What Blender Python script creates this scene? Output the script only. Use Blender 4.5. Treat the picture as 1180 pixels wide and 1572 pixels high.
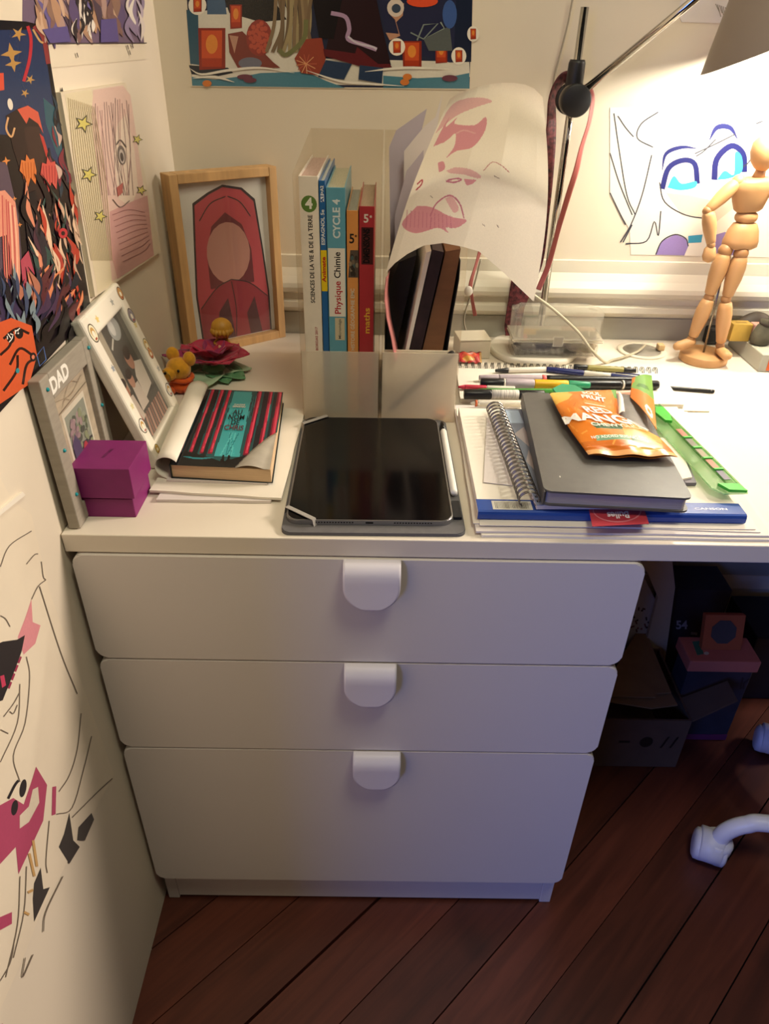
import bpy, bmesh, math, random
import numpy as np
from math import sin, cos, pi, radians
from mathutils import Vector, Matrix
random.seed(7)
S = bpy.context.scene
COL = S.collection
for o in list(bpy.data.objects): bpy.data.objects.remove(o)

# ------------------------------------------------------------------ camera
F_PX, W_PX, H_PX = 1108.9, 1180, 1572
CAM = Vector((.3183, -.6027, 1.1324)); PITCH, ROLL, YAW = .576, .0226, -.0106
fw = Vector((-sin(YAW)*cos(PITCH), cos(YAW)*cos(PITCH), -sin(PITCH)))
rt = Vector((cos(YAW), sin(YAW), 0)); up = rt.cross(fw)
RT = rt*cos(ROLL)+up*sin(ROLL); UP = -rt*sin(ROLL)+up*cos(ROLL)
cd = bpy.data.cameras.new('camera'); cam = bpy.data.objects.new('camera', cd); COL.objects.link(cam)
cam.matrix_world = Matrix(((RT.x, UP.x, -fw.x, CAM.x), (RT.y, UP.y, -fw.y, CAM.y), (RT.z, UP.z, -fw.z, CAM.z), (0, 0, 0, 1)))
cd.sensor_fit = 'HORIZONTAL'; cd.sensor_width = 36; cd.lens = 36*F_PX/W_PX; cd.clip_start = .01
S.camera = cam
# ------------------------------------------------------------------ world, light, exposure
wd = bpy.data.worlds.new('world'); S.world = wd; wd.use_nodes = True
wd.node_tree.nodes['Background'].inputs[0].default_value = (1, .80, .62, 1)
wd.node_tree.nodes['Background'].inputs[1].default_value = .01
S.view_settings.view_transform = 'Standard'; S.view_settings.look = 'None'
S.view_settings.gamma = 1; S.view_settings.use_curve_mapping = False
S.view_settings.exposure = 0.0
def area(name, loc, target, size, power, col, size_y=None):
    l = bpy.data.lights.new(name, 'AREA'); l.energy = power; l.color = col; l.size = size
    if size_y: l.shape = 'RECTANGLE'; l.size_y = size_y
    o = bpy.data.objects.new(name, l); COL.objects.link(o); o.location = loc
    o.rotation_euler = (Vector(target)-Vector(loc)).to_track_quat('-Z', 'Y').to_euler(); return o
area('ceiling_light', (.75, -.55, 2.5), (.3, .5, .8), .5, 14, (1, .95, .70))          # the room's ceiling lamp
area('rear_fill', (.6, -1.6, 2.4), (.3, .3, .8), .6, 1.5, (1, .85, .80))                 # added weak fill from behind the camera, no actual lamp there
area('right_fill', (3.0, .58, 2.05), (0, .2, .9), .5, 96, (1, .84, .70))               # added warm fill from far right, brightens the upper left wall
area('window_daylight', (-1.0, -2.2, 1.25), (.6, 0, .45), .95, 28, (.12, .26, 1), 1.0)   # dusk through the window beyond the end of the left wall
LAMP_POWER = 7

# ------------------------------------------------------------------ room measures (metres)
XW, YW, ZT, ZU = -.0065, .627, .705, .683      # left wall, back wall, desk top, desk underside
def ray(px, py): return fw + RT*((px-590)/F_PX) + UP*((786-py)/F_PX)
def D(px, py, z=ZT): d = ray(px, py); return CAM + d*((z-CAM.z)/d.z)      # point of a level surface
def B(px, py, y=YW): d = ray(px, py); return CAM + d*((y-CAM.y)/d.y)      # point of an upright plane facing the room
def L(px, py, x=XW): d = ray(px, py); return CAM + d*((x-CAM.x)/d.x)      # point of the left wall

# ------------------------------------------------------------------ materials
def lin(c):
    if isinstance(c, str): c = [int(c[i:i+2], 16)/255 for i in (0, 2, 4)]
    return tuple(x/12.92 if x <= .04045 else ((x+.055)/1.055)**2.4 for x in c[:3])
MATS = {}
def M(name, col, rough=.55, metal=0., var=.05, scale=25., bump=0., stretch=None, spec=.5, trans=0., ior=1.45, alpha=1., coat=0., sheen=0.):
    if name in MATS: return MATS[name]
    m = bpy.data.materials.new(name); m.use_nodes = True; nt = m.node_tree; p = nt.nodes['Principled BSDF']
    c = lin(col)
    tc = nt.nodes.new('ShaderNodeTexCoord'); mp = nt.nodes.new('ShaderNodeMapping'); nz = nt.nodes.new('ShaderNodeTexNoise')
    nt.links.new(tc.outputs['Object'], mp.inputs[0]); nt.links.new(mp.outputs[0], nz.inputs['Vector'])
    if stretch: mp.inputs['Scale'].default_value = stretch
    nz.inputs['Scale'].default_value = scale; nz.inputs['Detail'].default_value = 4
    r = nt.nodes.new('ShaderNodeValToRGB'); nt.links.new(nz.outputs[0], r.inputs[0])
    r.color_ramp.elements[0].position = .3; r.color_ramp.elements[1].position = .7
    r.color_ramp.elements[0].color = (*[x*(1-var) for x in c], 1); r.color_ramp.elements[1].color = (*[min(1, x*(1+var)) for x in c], 1)
    nt.links.new(r.outputs[0], p.inputs['Base Color'])
    p.inputs['Roughness'].default_value = rough; p.inputs['Metallic'].default_value = metal
    p.inputs['Specular IOR Level'].default_value = spec; p.inputs['IOR'].default_value = ior
    p.inputs['Transmission Weight'].default_value = trans; p.inputs['Alpha'].default_value = alpha
    p.inputs['Coat Weight'].default_value = coat; p.inputs['Sheen Weight'].default_value = sheen
    if bump:
        b = nt.nodes.new('ShaderNodeBump'); b.inputs['Strength'].default_value = bump; b.inputs['Distance'].default_value = .001
        nt.links.new(nz.outputs[0], b.inputs['Height']); nt.links.new(b.outputs[0], p.inputs['Normal'])
    MATS[name] = m; return m
def print_material(name, rough):
    m = bpy.data.materials.new(name); m.use_nodes = True; nt = m.node_tree; p = nt.nodes['Principled BSDF']
    a = nt.nodes.new('ShaderNodeVertexColor'); a.layer_name = 'Col'
    nz = nt.nodes.new('ShaderNodeTexNoise'); nz.inputs['Scale'].default_value = 120
    mx = nt.nodes.new('ShaderNodeMix'); mx.data_type = 'RGBA'; mx.blend_type = 'MULTIPLY'; mx.inputs[0].default_value = .12
    nt.links.new(a.outputs[0], mx.inputs[6]); nt.links.new(nz.outputs[0], mx.inputs[7]); nt.links.new(mx.outputs[2], p.inputs['Base Color'])
    p.inputs['Roughness'].default_value = rough; MATS[name] = m; return m
def thin_paper(name):
    m = print_material(name, .6); nt = m.node_tree; p = nt.nodes['Principled BSDF']; src = p.inputs['Base Color'].links[0].from_socket
    t = nt.nodes.new('ShaderNodeBsdfTranslucent'); mx = nt.nodes.new('ShaderNodeMixShader'); mx.inputs[0].default_value = .42
    nt.links.new(src, t.inputs[0]); nt.links.new(p.outputs[0], mx.inputs[1]); nt.links.new(t.outputs[0], mx.inputs[2]); nt.links.new(mx.outputs[0], nt.nodes['Material Output'].inputs[0]); return m
PRINT = print_material('printed_ink', .5); PRINT_GLOSS = print_material('glossy_print', .25)
def see_through(name, col, clear=.6, rough=.25, gloss=.1, blur=0.):
    """thin plastic: part clear, part milky, a little gloss"""
    m = bpy.data.materials.new(name); m.use_nodes = True; nt = m.node_tree; n = nt.nodes; lk = nt.links
    n.remove(n['Principled BSDF']); out = n['Material Output']; c = (*lin(col), 1)
    nz = n.new('ShaderNodeTexNoise'); nz.inputs['Scale'].default_value = 9
    hs = n.new('ShaderNodeMix'); hs.data_type = 'RGBA'; hs.inputs[6].default_value = c; hs.inputs[7].default_value = (*[x*.88 for x in c[:3]], 1); lk.new(nz.outputs[0], hs.inputs[0])
    d = n.new('ShaderNodeBsdfDiffuse'); t = n.new('ShaderNodeBsdfTranslucent'); lk.new(hs.outputs[2], d.inputs[0]); lk.new(hs.outputs[2], t.inputs[0])
    dm = n.new('ShaderNodeMixShader'); dm.inputs[0].default_value = .45; lk.new(d.outputs[0], dm.inputs[1]); lk.new(t.outputs[0], dm.inputs[2])
    tr = n.new('ShaderNodeBsdfTransparent'); tr.inputs[0].default_value = (*[min(1, .55+.45*x) for x in c[:3]], 1)
    mx = n.new('ShaderNodeMixShader'); mx.inputs[0].default_value = clear; lk.new(dm.outputs[0], mx.inputs[1])
    if blur:
        rf = n.new('ShaderNodeBsdfRefraction'); rf.inputs['IOR'].default_value = 1.3; rf.inputs['Roughness'].default_value = blur
        m2 = n.new('ShaderNodeMixShader'); m2.inputs[0].default_value = .6; lk.new(tr.outputs[0], m2.inputs[1]); lk.new(rf.outputs[0], m2.inputs[2]); lk.new(m2.outputs[0], mx.inputs[2])
    else: lk.new(tr.outputs[0], mx.inputs[2])
    g = n.new('ShaderNodeBsdfGlossy'); g.inputs['Roughness'].default_value = rough
    fm = n.new('ShaderNodeMixShader'); fm.inputs[0].default_value = gloss; lk.new(mx.outputs[0], fm.inputs[1]); lk.new(g.outputs[0], fm.inputs[2]); lk.new(fm.outputs[0], out.inputs[0])
    MATS[name] = m; return m

# ------------------------------------------------------------------ object helpers
def mesh_obj(name, me, m, parent=None, smooth=False):
    o = bpy.data.objects.new(name, me); COL.objects.link(o)
    if m and not me.materials: me.materials.append(m)
    if smooth:
        for p in me.polygons: p.use_smooth = True
    if parent: o.parent = parent
    return o
def thing(name, label, cat, loc=(0, 0, 0), group=None):
    o = bpy.data.objects.new(name, None); COL.objects.link(o); o.location = loc; o.empty_display_size = .02
    tag(o, label, cat, group); bpy.context.view_layer.update(); return o
def tag(o, label, cat, group=None):
    o['label'] = label; o['category'] = cat
    if group: o['group'] = group
    return o
def struct(o): o['kind'] = 'structure'; return o
def local(parent, v):
    return Vector(v) - parent.location if parent else Vector(v)
def from_bm(name, bm, m, parent=None, smooth=False):
    """bm is in world space; a child gets its thing's base subtracted"""
    p = parent
    off = Vector((0, 0, 0))
    while p: off += p.location; p = p.parent
    if off.length: bmesh.ops.translate(bm, verts=bm.verts, vec=-off)
    me = bpy.data.meshes.new(name); bm.normal_update(); bm.to_mesh(me); bm.free()
    return mesh_obj(name, me, m, parent, smooth)
def frame3(o, u, v):
    u = Vector(u).normalized(); v = Vector(v); n = u.cross(v).normalized(); v = n.cross(u)
    return Matrix(((u.x, v.x, n.x, o[0]), (u.y, v.y, n.y, o[1]), (u.z, v.z, n.z, o[2]), (0, 0, 0, 1)))
def bm_box(bm, lo, hi, bev=0., seg=2, mat=None):
    r = bmesh.ops.create_cube(bm, size=1); vs = r['verts']
    lo, hi = Vector(lo), Vector(hi)
    for v in vs: v.co = Vector([(lo[i]+hi[i])/2 + v.co[i]*(hi[i]-lo[i]) for i in range(3)])
    if bev:
        es = list({e for v in vs for e in v.link_edges})
        rr = bmesh.ops.bevel(bm, geom=es, offset=bev, segments=seg, affect='EDGES', profile=.5); vs = list({v for f in rr['faces'] for v in f.verts} | {v for v in vs if v.is_valid})
    if mat: bmesh.ops.transform(bm, matrix=mat, verts=vs)
    return vs
def box(name, lo, hi, m, parent=None, bev=.001, seg=2, mat=None):
    bm = bmesh.new(); bm_box(bm, lo, hi, bev, seg, mat); return from_bm(name, bm, m, parent)
def bm_prism(bm, pts, z0, z1, mat=None, bev=0.):
    """polygon (x,y) extruded z0..z1"""
    a = sum(pts[i][0]*pts[(i+1) % len(pts)][1]-pts[(i+1) % len(pts)][0]*pts[i][1] for i in range(len(pts)))
    if a < 0: pts = pts[::-1]
    lo = [bm.verts.new((p[0], p[1], z0)) for p in pts]; hi = [bm.verts.new((p[0], p[1], z1)) for p in pts]
    n = len(pts); bm.faces.new(lo[::-1]); tf = bm.faces.new(hi)
    for i in range(n): bm.faces.new((lo[i], lo[(i+1) % n], hi[(i+1) % n], hi[i]))
    vs = lo+hi
    if bev:
        es = [e for e in tf.edges]; r = bmesh.ops.bevel(bm, geom=es, offset=bev, segments=2, affect='EDGES'); vs = list({v for v in vs if v.is_valid} | {v for f in r['faces'] for v in f.verts})
    if mat: bmesh.ops.transform(bm, matrix=mat, verts=vs)
    return vs
def prism(name, pts, z0, z1, m, parent=None, mat=None, bev=0.):
    bm = bmesh.new(); bm_prism(bm, pts, z0, z1, mat, bev); return from_bm(name, bm, m, parent)
def rrect(w, h, r, n=6, cx=0, cy=0):
    out = []
    for (sx, sy, a0) in ((1, 1, 0), (-1, 1, 90), (-1, -1, 180), (1, -1, 270)):
        for k in range(n+1):
            a = radians(a0+90*k/n); out.append((cx+sx*(w/2-r)+r*cos(a), cy+sy*(h/2-r)+r*sin(a)))
    return out
def smooth_path(pts, n=8):
    """Catmull-Rom through the points"""
    P = [Vector(p) for p in pts]; out = []
    for i in range(len(P)-1):
        a = P[i-1] if i else P[i]*2-P[i+1]; b, c = P[i], P[i+1]; d = P[i+2] if i+2 < len(P) else P[i+1]*2-P[i]
        for k in range(n):
            t = k/n; out.append(.5*((2*b)+(c-a)*t+(2*a-5*b+4*c-d)*t*t+(3*b-a-3*c+d)*t**3))
    out.append(P[-1]); return out
def bm_tube(bm, pts, rad, seg=10, cap=True, squash=None):
    pts = [Vector(p) for p in pts]; n = len(pts)
    rad = rad if isinstance(rad, (list, tuple)) else [rad]*n
    t0 = (pts[1]-pts[0]).normalized(); x = t0.orthogonal().normalized() if squash is None else (Vector(squash[0])-t0*t0.dot(Vector(squash[0]))).normalized()
    sq = 1 if squash is None else squash[1]; rings = []
    for i in range(n):
        t = ((pts[min(i+1, n-1)]-pts[max(i-1, 0)])).normalized(); x = (x-t*x.dot(t)).normalized(); y = t.cross(x)
        rings.append([bm.verts.new(pts[i]+(x*cos(2*pi*k/seg)+y*sq*sin(2*pi*k/seg))*rad[i]) for k in range(seg)])
    for i in range(n-1):
        for k in range(seg): bm.faces.new((rings[i][k], rings[i][(k+1) % seg], rings[i+1][(k+1) % seg], rings[i+1][k]))
    if cap: bm.faces.new(rings[0][::-1]); bm.faces.new(rings[-1])
def tube(name, pts, rad, m, parent=None, seg=10, squash=None):
    bm = bmesh.new(); bm_tube(bm, pts, rad, seg, True, squash); return from_bm(name, bm, m, parent, True)
def limb(name, p0, p1, prof, m, parent=None, seg=16, squash=None):
    """turned piece: prof = [(t, radius)]"""
    p0, p1 = Vector(p0), Vector(p1); return tube(name, [p0.lerp(p1, t) for t, r in prof], [max(r, 1e-4) for t, r in prof], m, parent, seg, squash)
EGG = [(0, .02), (.04, .42), (.12, .7), (.25, .9), (.4, 1), (.6, 1), (.75, .9), (.88, .7), (.96, .42), (1, .02)]
def bm_ball(bm, c, r, seg=16, rings=10):
    mt = Matrix.Translation(Vector(c)) @ (Matrix.Diagonal((*r, 1)) if isinstance(r, (tuple, list)) else Matrix.Diagonal((r, r, r, 1)))
    return bmesh.ops.create_uvsphere(bm, u_segments=seg, v_segments=rings, radius=1, matrix=mt)['verts']
def ball(name, c, r, m, parent=None, seg=16, rings=10):
    bm = bmesh.new(); bm_ball(bm, c, r, seg, rings); return from_bm(name, bm, m, parent, True)
def grid_mesh(name, fn, nu, nv, m, parent=None, thick=0., smooth=True, colours=None, keep=None):
    """surface fn(u,v); colours(u,v)->rgb gives flat print on it"""
    off = Vector((0, 0, 0)); p = parent
    while p: off += p.location; p = p.parent
    V = [Vector(fn(i/nu, j/nv))-off for j in range(nv+1) for i in range(nu+1)]
    Fc = [(j*(nu+1)+i, j*(nu+1)+i+1, (j+1)*(nu+1)+i+1, (j+1)*(nu+1)+i) for j in range(nv) for i in range(nu) if keep is None or keep((i+.5)/nu, (j+.5)/nv)]
    if keep is not None: colours = np.array([colours[j, i] for j in range(nv) for i in range(nu) if keep((i+.5)/nu, (j+.5)/nv)])
    me = bpy.data.meshes.new(name); me.from_pydata(V, [], Fc); me.update()
    if colours is not None:
        ca = me.color_attributes.new('Col', 'FLOAT_COLOR', 'CORNER'); a = np.repeat(colours.reshape(-1, 3), 4, 0); ca.data.foreach_set('color', np.concatenate([a, np.ones((len(a), 1))], 1).astype('f').ravel())
    o = mesh_obj(name, me, m, parent, smooth)
    if thick: md = o.modifiers.new('thickness', 'SOLIDIFY'); md.thickness = thick; md.offset = -1
    return o

# ------------------------------------------------------------------ flat print: shapes of ink on a sheet
def glyphs(txt, bold=0.):
    cu = bpy.data.curves.new('t', 'FONT'); cu.body = txt; cu.size = 1; cu.offset = bold; cu.resolution_u = 3; cu.align_x = 'CENTER'; cu.align_y = 'CENTER'
    ob = bpy.data.objects.new('t', cu); COL.objects.link(ob)
    me = bpy.data.meshes.new_from_object(ob.evaluated_get(bpy.context.evaluated_depsgraph_get()))
    v = [(w.co.x, w.co.y) for w in me.vertices]; f = [tuple(p.vertices) for p in me.polygons]
    bpy.data.objects.remove(ob); bpy.data.curves.remove(cu); bpy.data.meshes.remove(me); return v, f
class Art:
    def __init__(s, asp=1.): s.v = []; s.f = []; s.c = []; s.l = []; s.n = 0; s.asp = asp; s.polys = []
    def poly(s, col, pts):
        s.n += 1; b = len(s.v); s.v += [(p[0], p[1], s.n) for p in pts]; s.f.append(tuple(range(b, b+len(pts)))); s.c.append(lin(col)); s.polys.append((lin(col), [tuple(p[:2]) for p in pts])); return s
    def blob(s, col, pts):
        q = smooth_path([(p[0], p[1], 0) for p in pts+[pts[0]]], 4)[:-1]; return s.poly(col, [(p.x, p.y) for p in q])
    def ell(s, col, x, y, rx, ry, rot=0, n=20, a0=0, a1=360):
        c, q = cos(radians(rot)), sin(radians(rot)); pts = []
        for k in range(n if a1-a0 >= 360 else n+1):
            a = radians(a0+(a1-a0)*k/n); X, Y = rx*cos(a), ry*sin(a); pts.append((x+X*c-Y*q, y+X*q+Y*c))
        return s.poly(col, pts)
    def line(s, col, pts, w, curve=True, taper=False):
        pts = [Vector((p[0], p[1], 0)) for p in pts]
        if curve and len(pts) > 2: pts = smooth_path(pts, 5)
        n = len(pts); le, ri = [], []
        for i in range(n):
            t = pts[min(i+1, n-1)]-pts[max(i-1, 0)]; t = t.normalized() if t.length else Vector((1, 0, 0)); q = Vector((-t.y, t.x, 0))*w/2
            if taper: q *= max(.12, sin(pi*(i+.3)/(n-.4)))
            le.append(pts[i]+q); ri.append(pts[i]-q)
        s.n += 1
        for i in range(n-1):
            b = len(s.v); s.v += [(p.x, p.y, s.n) for p in (ri[i], ri[i+1], le[i+1], le[i])]; s.f.append((b, b+1, b+2, b+3)); s.c.append(lin(col)); s.polys.append((lin(col), [(p.x, p.y) for p in (ri[i], ri[i+1], le[i+1], le[i])]))
        return s
    def star(s, col, x, y, r, n=5, inner=.45, rot=0):
        return s.poly(col, [(x+(r if k % 2 == 0 else r*inner)*sin(radians(rot)+pi*k/n), y+(r if k % 2 == 0 else r*inner)*cos(radians(rot)+pi*k/n)) for k in range(2*n)])
    def text(s, col, txt, x, y, h, rot=0, bold=0., sx=1., flip=False):
        v, f = glyphs(txt, bold); s.n += 1; b = len(s.v); c, q = cos(radians(rot)), sin(radians(rot))
        for X, Y in v:
            X, Y = X*h*1.38*sx, Y*h*1.38*(-1 if flip else 1); s.v.append((x+X*c-Y*q, y+X*q+Y*c, s.n))
        for k in f: s.f.append(tuple(b+i for i in k)); s.c.append(lin(col))
        return s
    def build(s, name, parent, fn, m=None):
        """fn(x, y, lift) -> world point"""
        off = Vector((0, 0, 0)); p = parent
        while p: off += p.location; p = p.parent
        me = bpy.data.meshes.new(name); me.from_pydata([Vector(fn(x, y, .00012+l*.000012))-off for x, y, l in s.v], [], s.f); me.update()
        ca = me.color_attributes.new('Col', 'FLOAT_COLOR', 'CORNER')
        for p_, c in zip(me.polygons, s.c):
            for li in p_.loop_indices: ca.data[li].color = (*c, 1)
        return mesh_obj(name, me, m or PRINT, parent)
    def raster(s, nu, nv, base, UV=None):
        img = np.empty((nv, nu, 3)); img[:] = lin(base); U, V = UV if UV else np.meshgrid((np.arange(nu)+.5)/nu, (np.arange(nv)+.5)/nv)
        for c, pts in s.polys:
            P_ = np.array(pts); lo, hi = P_.min(0), P_.max(0); sel = (U >= lo[0]) & (U <= hi[0]) & (V >= lo[1]) & (V <= hi[1])
            if not sel.any(): continue
            u, v = U[sel], V[sel]; ins = np.zeros(len(u), bool); j = len(P_)-1
            for i in range(len(P_)):
                xi, yi = P_[i]; xj, yj = P_[j]
                if yi != yj: ins ^= ((yi > v) != (yj > v)) & (u < (xj-xi)*(v-yi)/(yj-yi)+xi)
                j = i
            t = img[sel]; t[ins] = c; img[sel] = t
        return img
def on_left(px, py, h): p = L(px, py); return p+Vector((h, 0, 0))
def on_plane(mt):
    return lambda x, y, h: mt @ Vector((x, y, h))

# ================================================================== the setting
m_wall = M('painted_wall', 'd9cdb9', .85, var=.02, scale=3, bump=.05)
m_dado = M('grey_dado_paint', 'a9a598', .7, var=.03, scale=4)
m_trim = M('gloss_trim_paint', 'd8d0bd', .45, var=.02, scale=6)
m_gap = M('dark_floor_gap', '120a08', .9)
def wood_floor():
    m = bpy.data.materials.new('stained_floorboard'); m.use_nodes = True; nt = m.node_tree; n = nt.nodes; lk = nt.links; p = n['Principled BSDF']
    tc = n.new('ShaderNodeTexCoord'); mp = n.new('ShaderNodeMapping'); mp.vector_type = 'TEXTURE'; mp.inputs['Rotation'].default_value = (0, 0, radians(44.2)); mp.inputs['Scale'].default_value = (.6, .05, 1)
    nz = n.new('ShaderNodeTexNoise'); nz.inputs['Scale'].default_value = 2.2; nz.inputs['Detail'].default_value = 7; nz.inputs['Distortion'].default_value = 1.2
    lk.new(tc.outputs['Object'], mp.inputs[0]); lk.new(mp.outputs[0], nz.inputs['Vector'])
    r = n.new('ShaderNodeValToRGB'); r.color_ramp.elements[0].position = .25; r.color_ramp.elements[1].position = .75
    r.color_ramp.elements[0].color = (*lin('431d12'), 1); r.color_ramp.elements[1].color = (*lin('633020'), 1); lk.new(nz.outputs[0], r.inputs[0])
    n2 = n.new('ShaderNodeTexNoise'); n2.inputs['Scale'].default_value = 5; n2.inputs['Detail'].default_value = 2; lk.new(tc.outputs['Object'], n2.inputs['Vector'])
    r2 = n.new('ShaderNodeValToRGB'); r2.color_ramp.elements[0].position = .28; r2.color_ramp.elements[1].position = .42; r2.color_ramp.elements[0].color = (.45, .4, .4, 1); lk.new(n2.outputs[0], r2.inputs[0])
    oi = n.new('ShaderNodeObjectInfo'); hv = n.new('ShaderNodeHueSaturation'); mr = n.new('ShaderNodeMapRange'); mr.inputs[3].default_value = .75; mr.inputs[4].default_value = 1.3
    lk.new(oi.outputs['Random'], mr.inputs[0]); lk.new(mr.outputs[0], hv.inputs['Value'])
    mx = n.new('ShaderNodeMix'); mx.data_type = 'RGBA'; mx.blend_type = 'MULTIPLY'; mx.inputs[0].default_value = 1; lk.new(r.outputs[0], mx.inputs[6]); lk.new(r2.outputs[0], mx.inputs[7])
    lk.new(mx.outputs[2], hv.inputs['Color']); lk.new(hv.outputs[0], p.inputs['Base Color'])
    b = n.new('ShaderNodeBump'); b.inputs['Strength'].default_value = .15; b.inputs['Distance'].default_value = .001; lk.new(nz.outputs[0], b.inputs['Height']); lk.new(b.outputs[0], p.inputs['Normal'])
    p.inputs['Roughness'].default_value = .42; return m
m_floor = wood_floor()
X1, Y0 = 1.9, -.6
floor = struct(box('floor', (XW-.1, -1.6, -.06), (X1, YW, -.018), m_gap, bev=0))
def clip(poly, ax, lim, sgn):
    out = []
    for i in range(len(poly)):
        a, b = poly[i-1], poly[i]; da, db = (a[ax]-lim)*sgn, (b[ax]-lim)*sgn
        if (da >= 0) != (db >= 0): t = da/(da-db); out.append((a[0]+(b[0]-a[0])*t, a[1]+(b[1]-a[1])*t))
        if db >= 0: out.append(b)
    return out
dv = (cos(radians(44.2)), sin(radians(44.2))); nv_ = (-dv[1], dv[0])
gaps = {3: .0042, 5: .0020, 6: .0011, 7: .0024, 8: .0020, 9: .0032}
for k in range(-12, 24):           # seam k at offset -.038-.0885k along the normal; boards 88 mm wide
    a, b = -.0375-.0885*(k+1), -.0375-.0885*k
    g0, g1 = gaps.get(k+2, .0016)/2, gaps.get(k+1, .0016)/2
    q = [(dv[0]*s+nv_[0]*t, dv[1]*s+nv_[1]*t) for s, t in ((-4, a+g0), (4, a+g0), (4, b-g1), (-4, b-g1))]
    for ax, lim, sg in ((0, XW, 1), (0, X1, -1), (1, -1.6, 1), (1, YW, -1)): q = clip(q, ax, lim, sg) if q else q
    if len(q) > 2: prism('floorboard', q, -.018, random.uniform(-.0006, 0), m_floor, floor)
struct(box('wall_left', (XW-.12, Y0, -.05), (XW, YW+.12, 2.5), m_wall, bev=0))
struct(box('wall_back', (XW, YW, -.05), (X1, YW+.12, 2.5), m_wall, bev=0))
prof = [(0, .838), (.005, .837), (.006, .818), (.013, .806), (.021, .796), (.023, .789), (.021, .782), (.011, .777), (.011, .768), (.017, .764), (.018, .755), (.012, .750), (.004, .747), (0, .742)]
def trim(name, prof, x0, x1, m):
    bm = bmesh.new(); bm_prism(bm, [(YW-a, z) for a, z in prof], x0, x1, Matrix(((0, 0, 1, 0), (1, 0, 0, 0), (0, 1, 0, 0), (0, 0, 0, 1)))); bmesh.ops.recalc_face_normals(bm, faces=bm.faces)
    return struct(from_bm(name, bm, m))
trim('trim_1', prof, XW, X1, m_trim)
trim('trim_2', [(0, .742), (.0025, .742), (.0025, .19), (0, .19)], XW, X1, m_dado)
trim('baseboard_back', [(0, 0), (.018, 0), (.018, .165), (.012, .18), (.006, .19), (0, .19)], XW, X1, m_trim)

# ================================================================== drawer unit and desk top
m_white = M('white_laminate', 'd9d2cc', .5, var=.012, scale=6)
m_handle = M('white_lacquered_metal', 'e2dde2', .4, var=.01)
m_top = M('white_desk_laminate', 'e0d6c6', .38, var=.015, scale=5)
unit = thing('drawer_unit', 'white three-drawer cabinet with half-round handles holding up the desk', 'cabinet', (.3, .28, 0))
for x0 in (.0005, .5825): box('side_panel', (x0, .0185, 0), (x0+.017, .56, .6825), m_white, unit)
box('back_panel', (.0175, .552, .02), (.5825, .558, .6825), m_white, unit, bev=0)
box('plinth', (.0175, .0195, .006), (.5825, .036, .088), m_white, unit)
box('bottom_shelf', (.0175, .036, .088), (.5825, .552, .1), m_white, unit, bev=0)
for z0, z1, hx in ((.0855, .3785, .322), (.3815, .5325, .3125), (.5355, .6812, .3130)):
    fr = prism('drawer_front', rrect(.6, z1-z0, .012, 6, .3, (z0+z1)/2), 0, .0165, m_white, unit, frame3((0, .0165, 0), (1, 0, 0), (0, 0, 1)), bev=.0012)
    ht = .056; r = .030
    path = smooth_path([(0, 0, z1-.0006), (0, -.007, z1-.002), (0, -.0125, z1-.008), (0, -.0145, z1-.016), (0, -.0145, z1-.03), (0, -.0145, z1-ht)], 8)
    def hf(u, v, path=path, z1=z1, hx=hx):
        k = v*(len(path)-1); i = min(int(k), len(path)-2); p = path[i].lerp(path[i+1], k-i)
        d = z1-p.z; hw = r if d < ht-r else math.sqrt(max(1e-7, r*r-(d-(ht-r))**2)); return (hx+(2*u-1)*hw, p.y, p.z)
    grid_mesh('handle', hf, 20, 60, m_handle, fr, thick=.0016)
    box('drawer_box', (.03, .0175, z0+.012), (.57, .48, z1-.03), m_white, unit, bev=0)
desk = tag(box('desk', (-.0055, .003, ZU), (1.75, YW-.0035, ZT), m_top, bev=.0012), 'long white desk top resting on the drawer unit', 'desk')

# ================================================================== left end of the desk
# --- photo frame with DAD on it, leaning on the left wall
m_grey = M('grey_painted_wood', '9a9284', .6, var=.08, scale=40, stretch=(1, 1, 6), bump=.1)
m_mat = M('pale_wood_backing', 'b6a78f', .7, var=.14, scale=18, stretch=(1, 1, 7))
m_glass = see_through('frame_glass', 'ffffff', .985, .05, .035)
m_teal = M('teal_gem', '1f8f98', .15, var=.2)
def leaning(y0, y1, xb, zb, xt, zt):
    """plane of a frame leaning on the left wall: u along -Y.. +Y, v up the frame"""
    o = Vector((xb, y0, zb)); v = Vector((xt-xb, 0, zt-zb)); return frame3(o, (0, 1, 0), v), (y1-y0), v.length
def picture_frame(t, mt, w, h, bar, depth, m, top_bar=None):
    tb = top_bar or bar
    for nm, lo, hi in (('frame_bar', (0, 0, -depth), (bar, h, 0)), ('frame_bar', (w-bar, 0, -depth), (w, h, 0)), ('frame_bar', (bar, 0, -depth), (w-bar, bar, 0)), ('frame_bar', (bar, h-tb, -depth), (w-bar, h, 0))):
        box(nm, lo, hi, m, t, .0012, 2, mt)
mt, w, h = leaning(.012, .142, .012, .7062, .0085, .868)
t = thing('photo_frame', 'grey wooden photo frame marked DAD leaning on the left wall', 'photo frame', (.006, .077, ZT))
picture_frame(t, mt, w, h, .020, .012, m_grey, .026)
box('backing', (.019, .019, -.009), (w-.019, h-.025, -.006), m_mat, t, 0, 1, mt)
a = Art()
a.poly('dcd3bf', [(.036, .020), (w-.034, .020), (w-.034, .112), (.036, .112)]).poly('3b3638', [(.040, .022), (w-.037, .022), (w-.037, .106), (.040, .106)])
a.poly('8f9384', [(.040, .07), (w-.037, .062), (w-.037, .106), (.040, .106)])
for k in range(46): a.ell(random.choice(['6f7a58', '8b9270', '9aa08a', '57614a', 'a58f8d', '4b4f45']), random.uniform(.046, w-.042), random.uniform(.056, .098), random.uniform(.002, .006), random.uniform(.002, .005))
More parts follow.
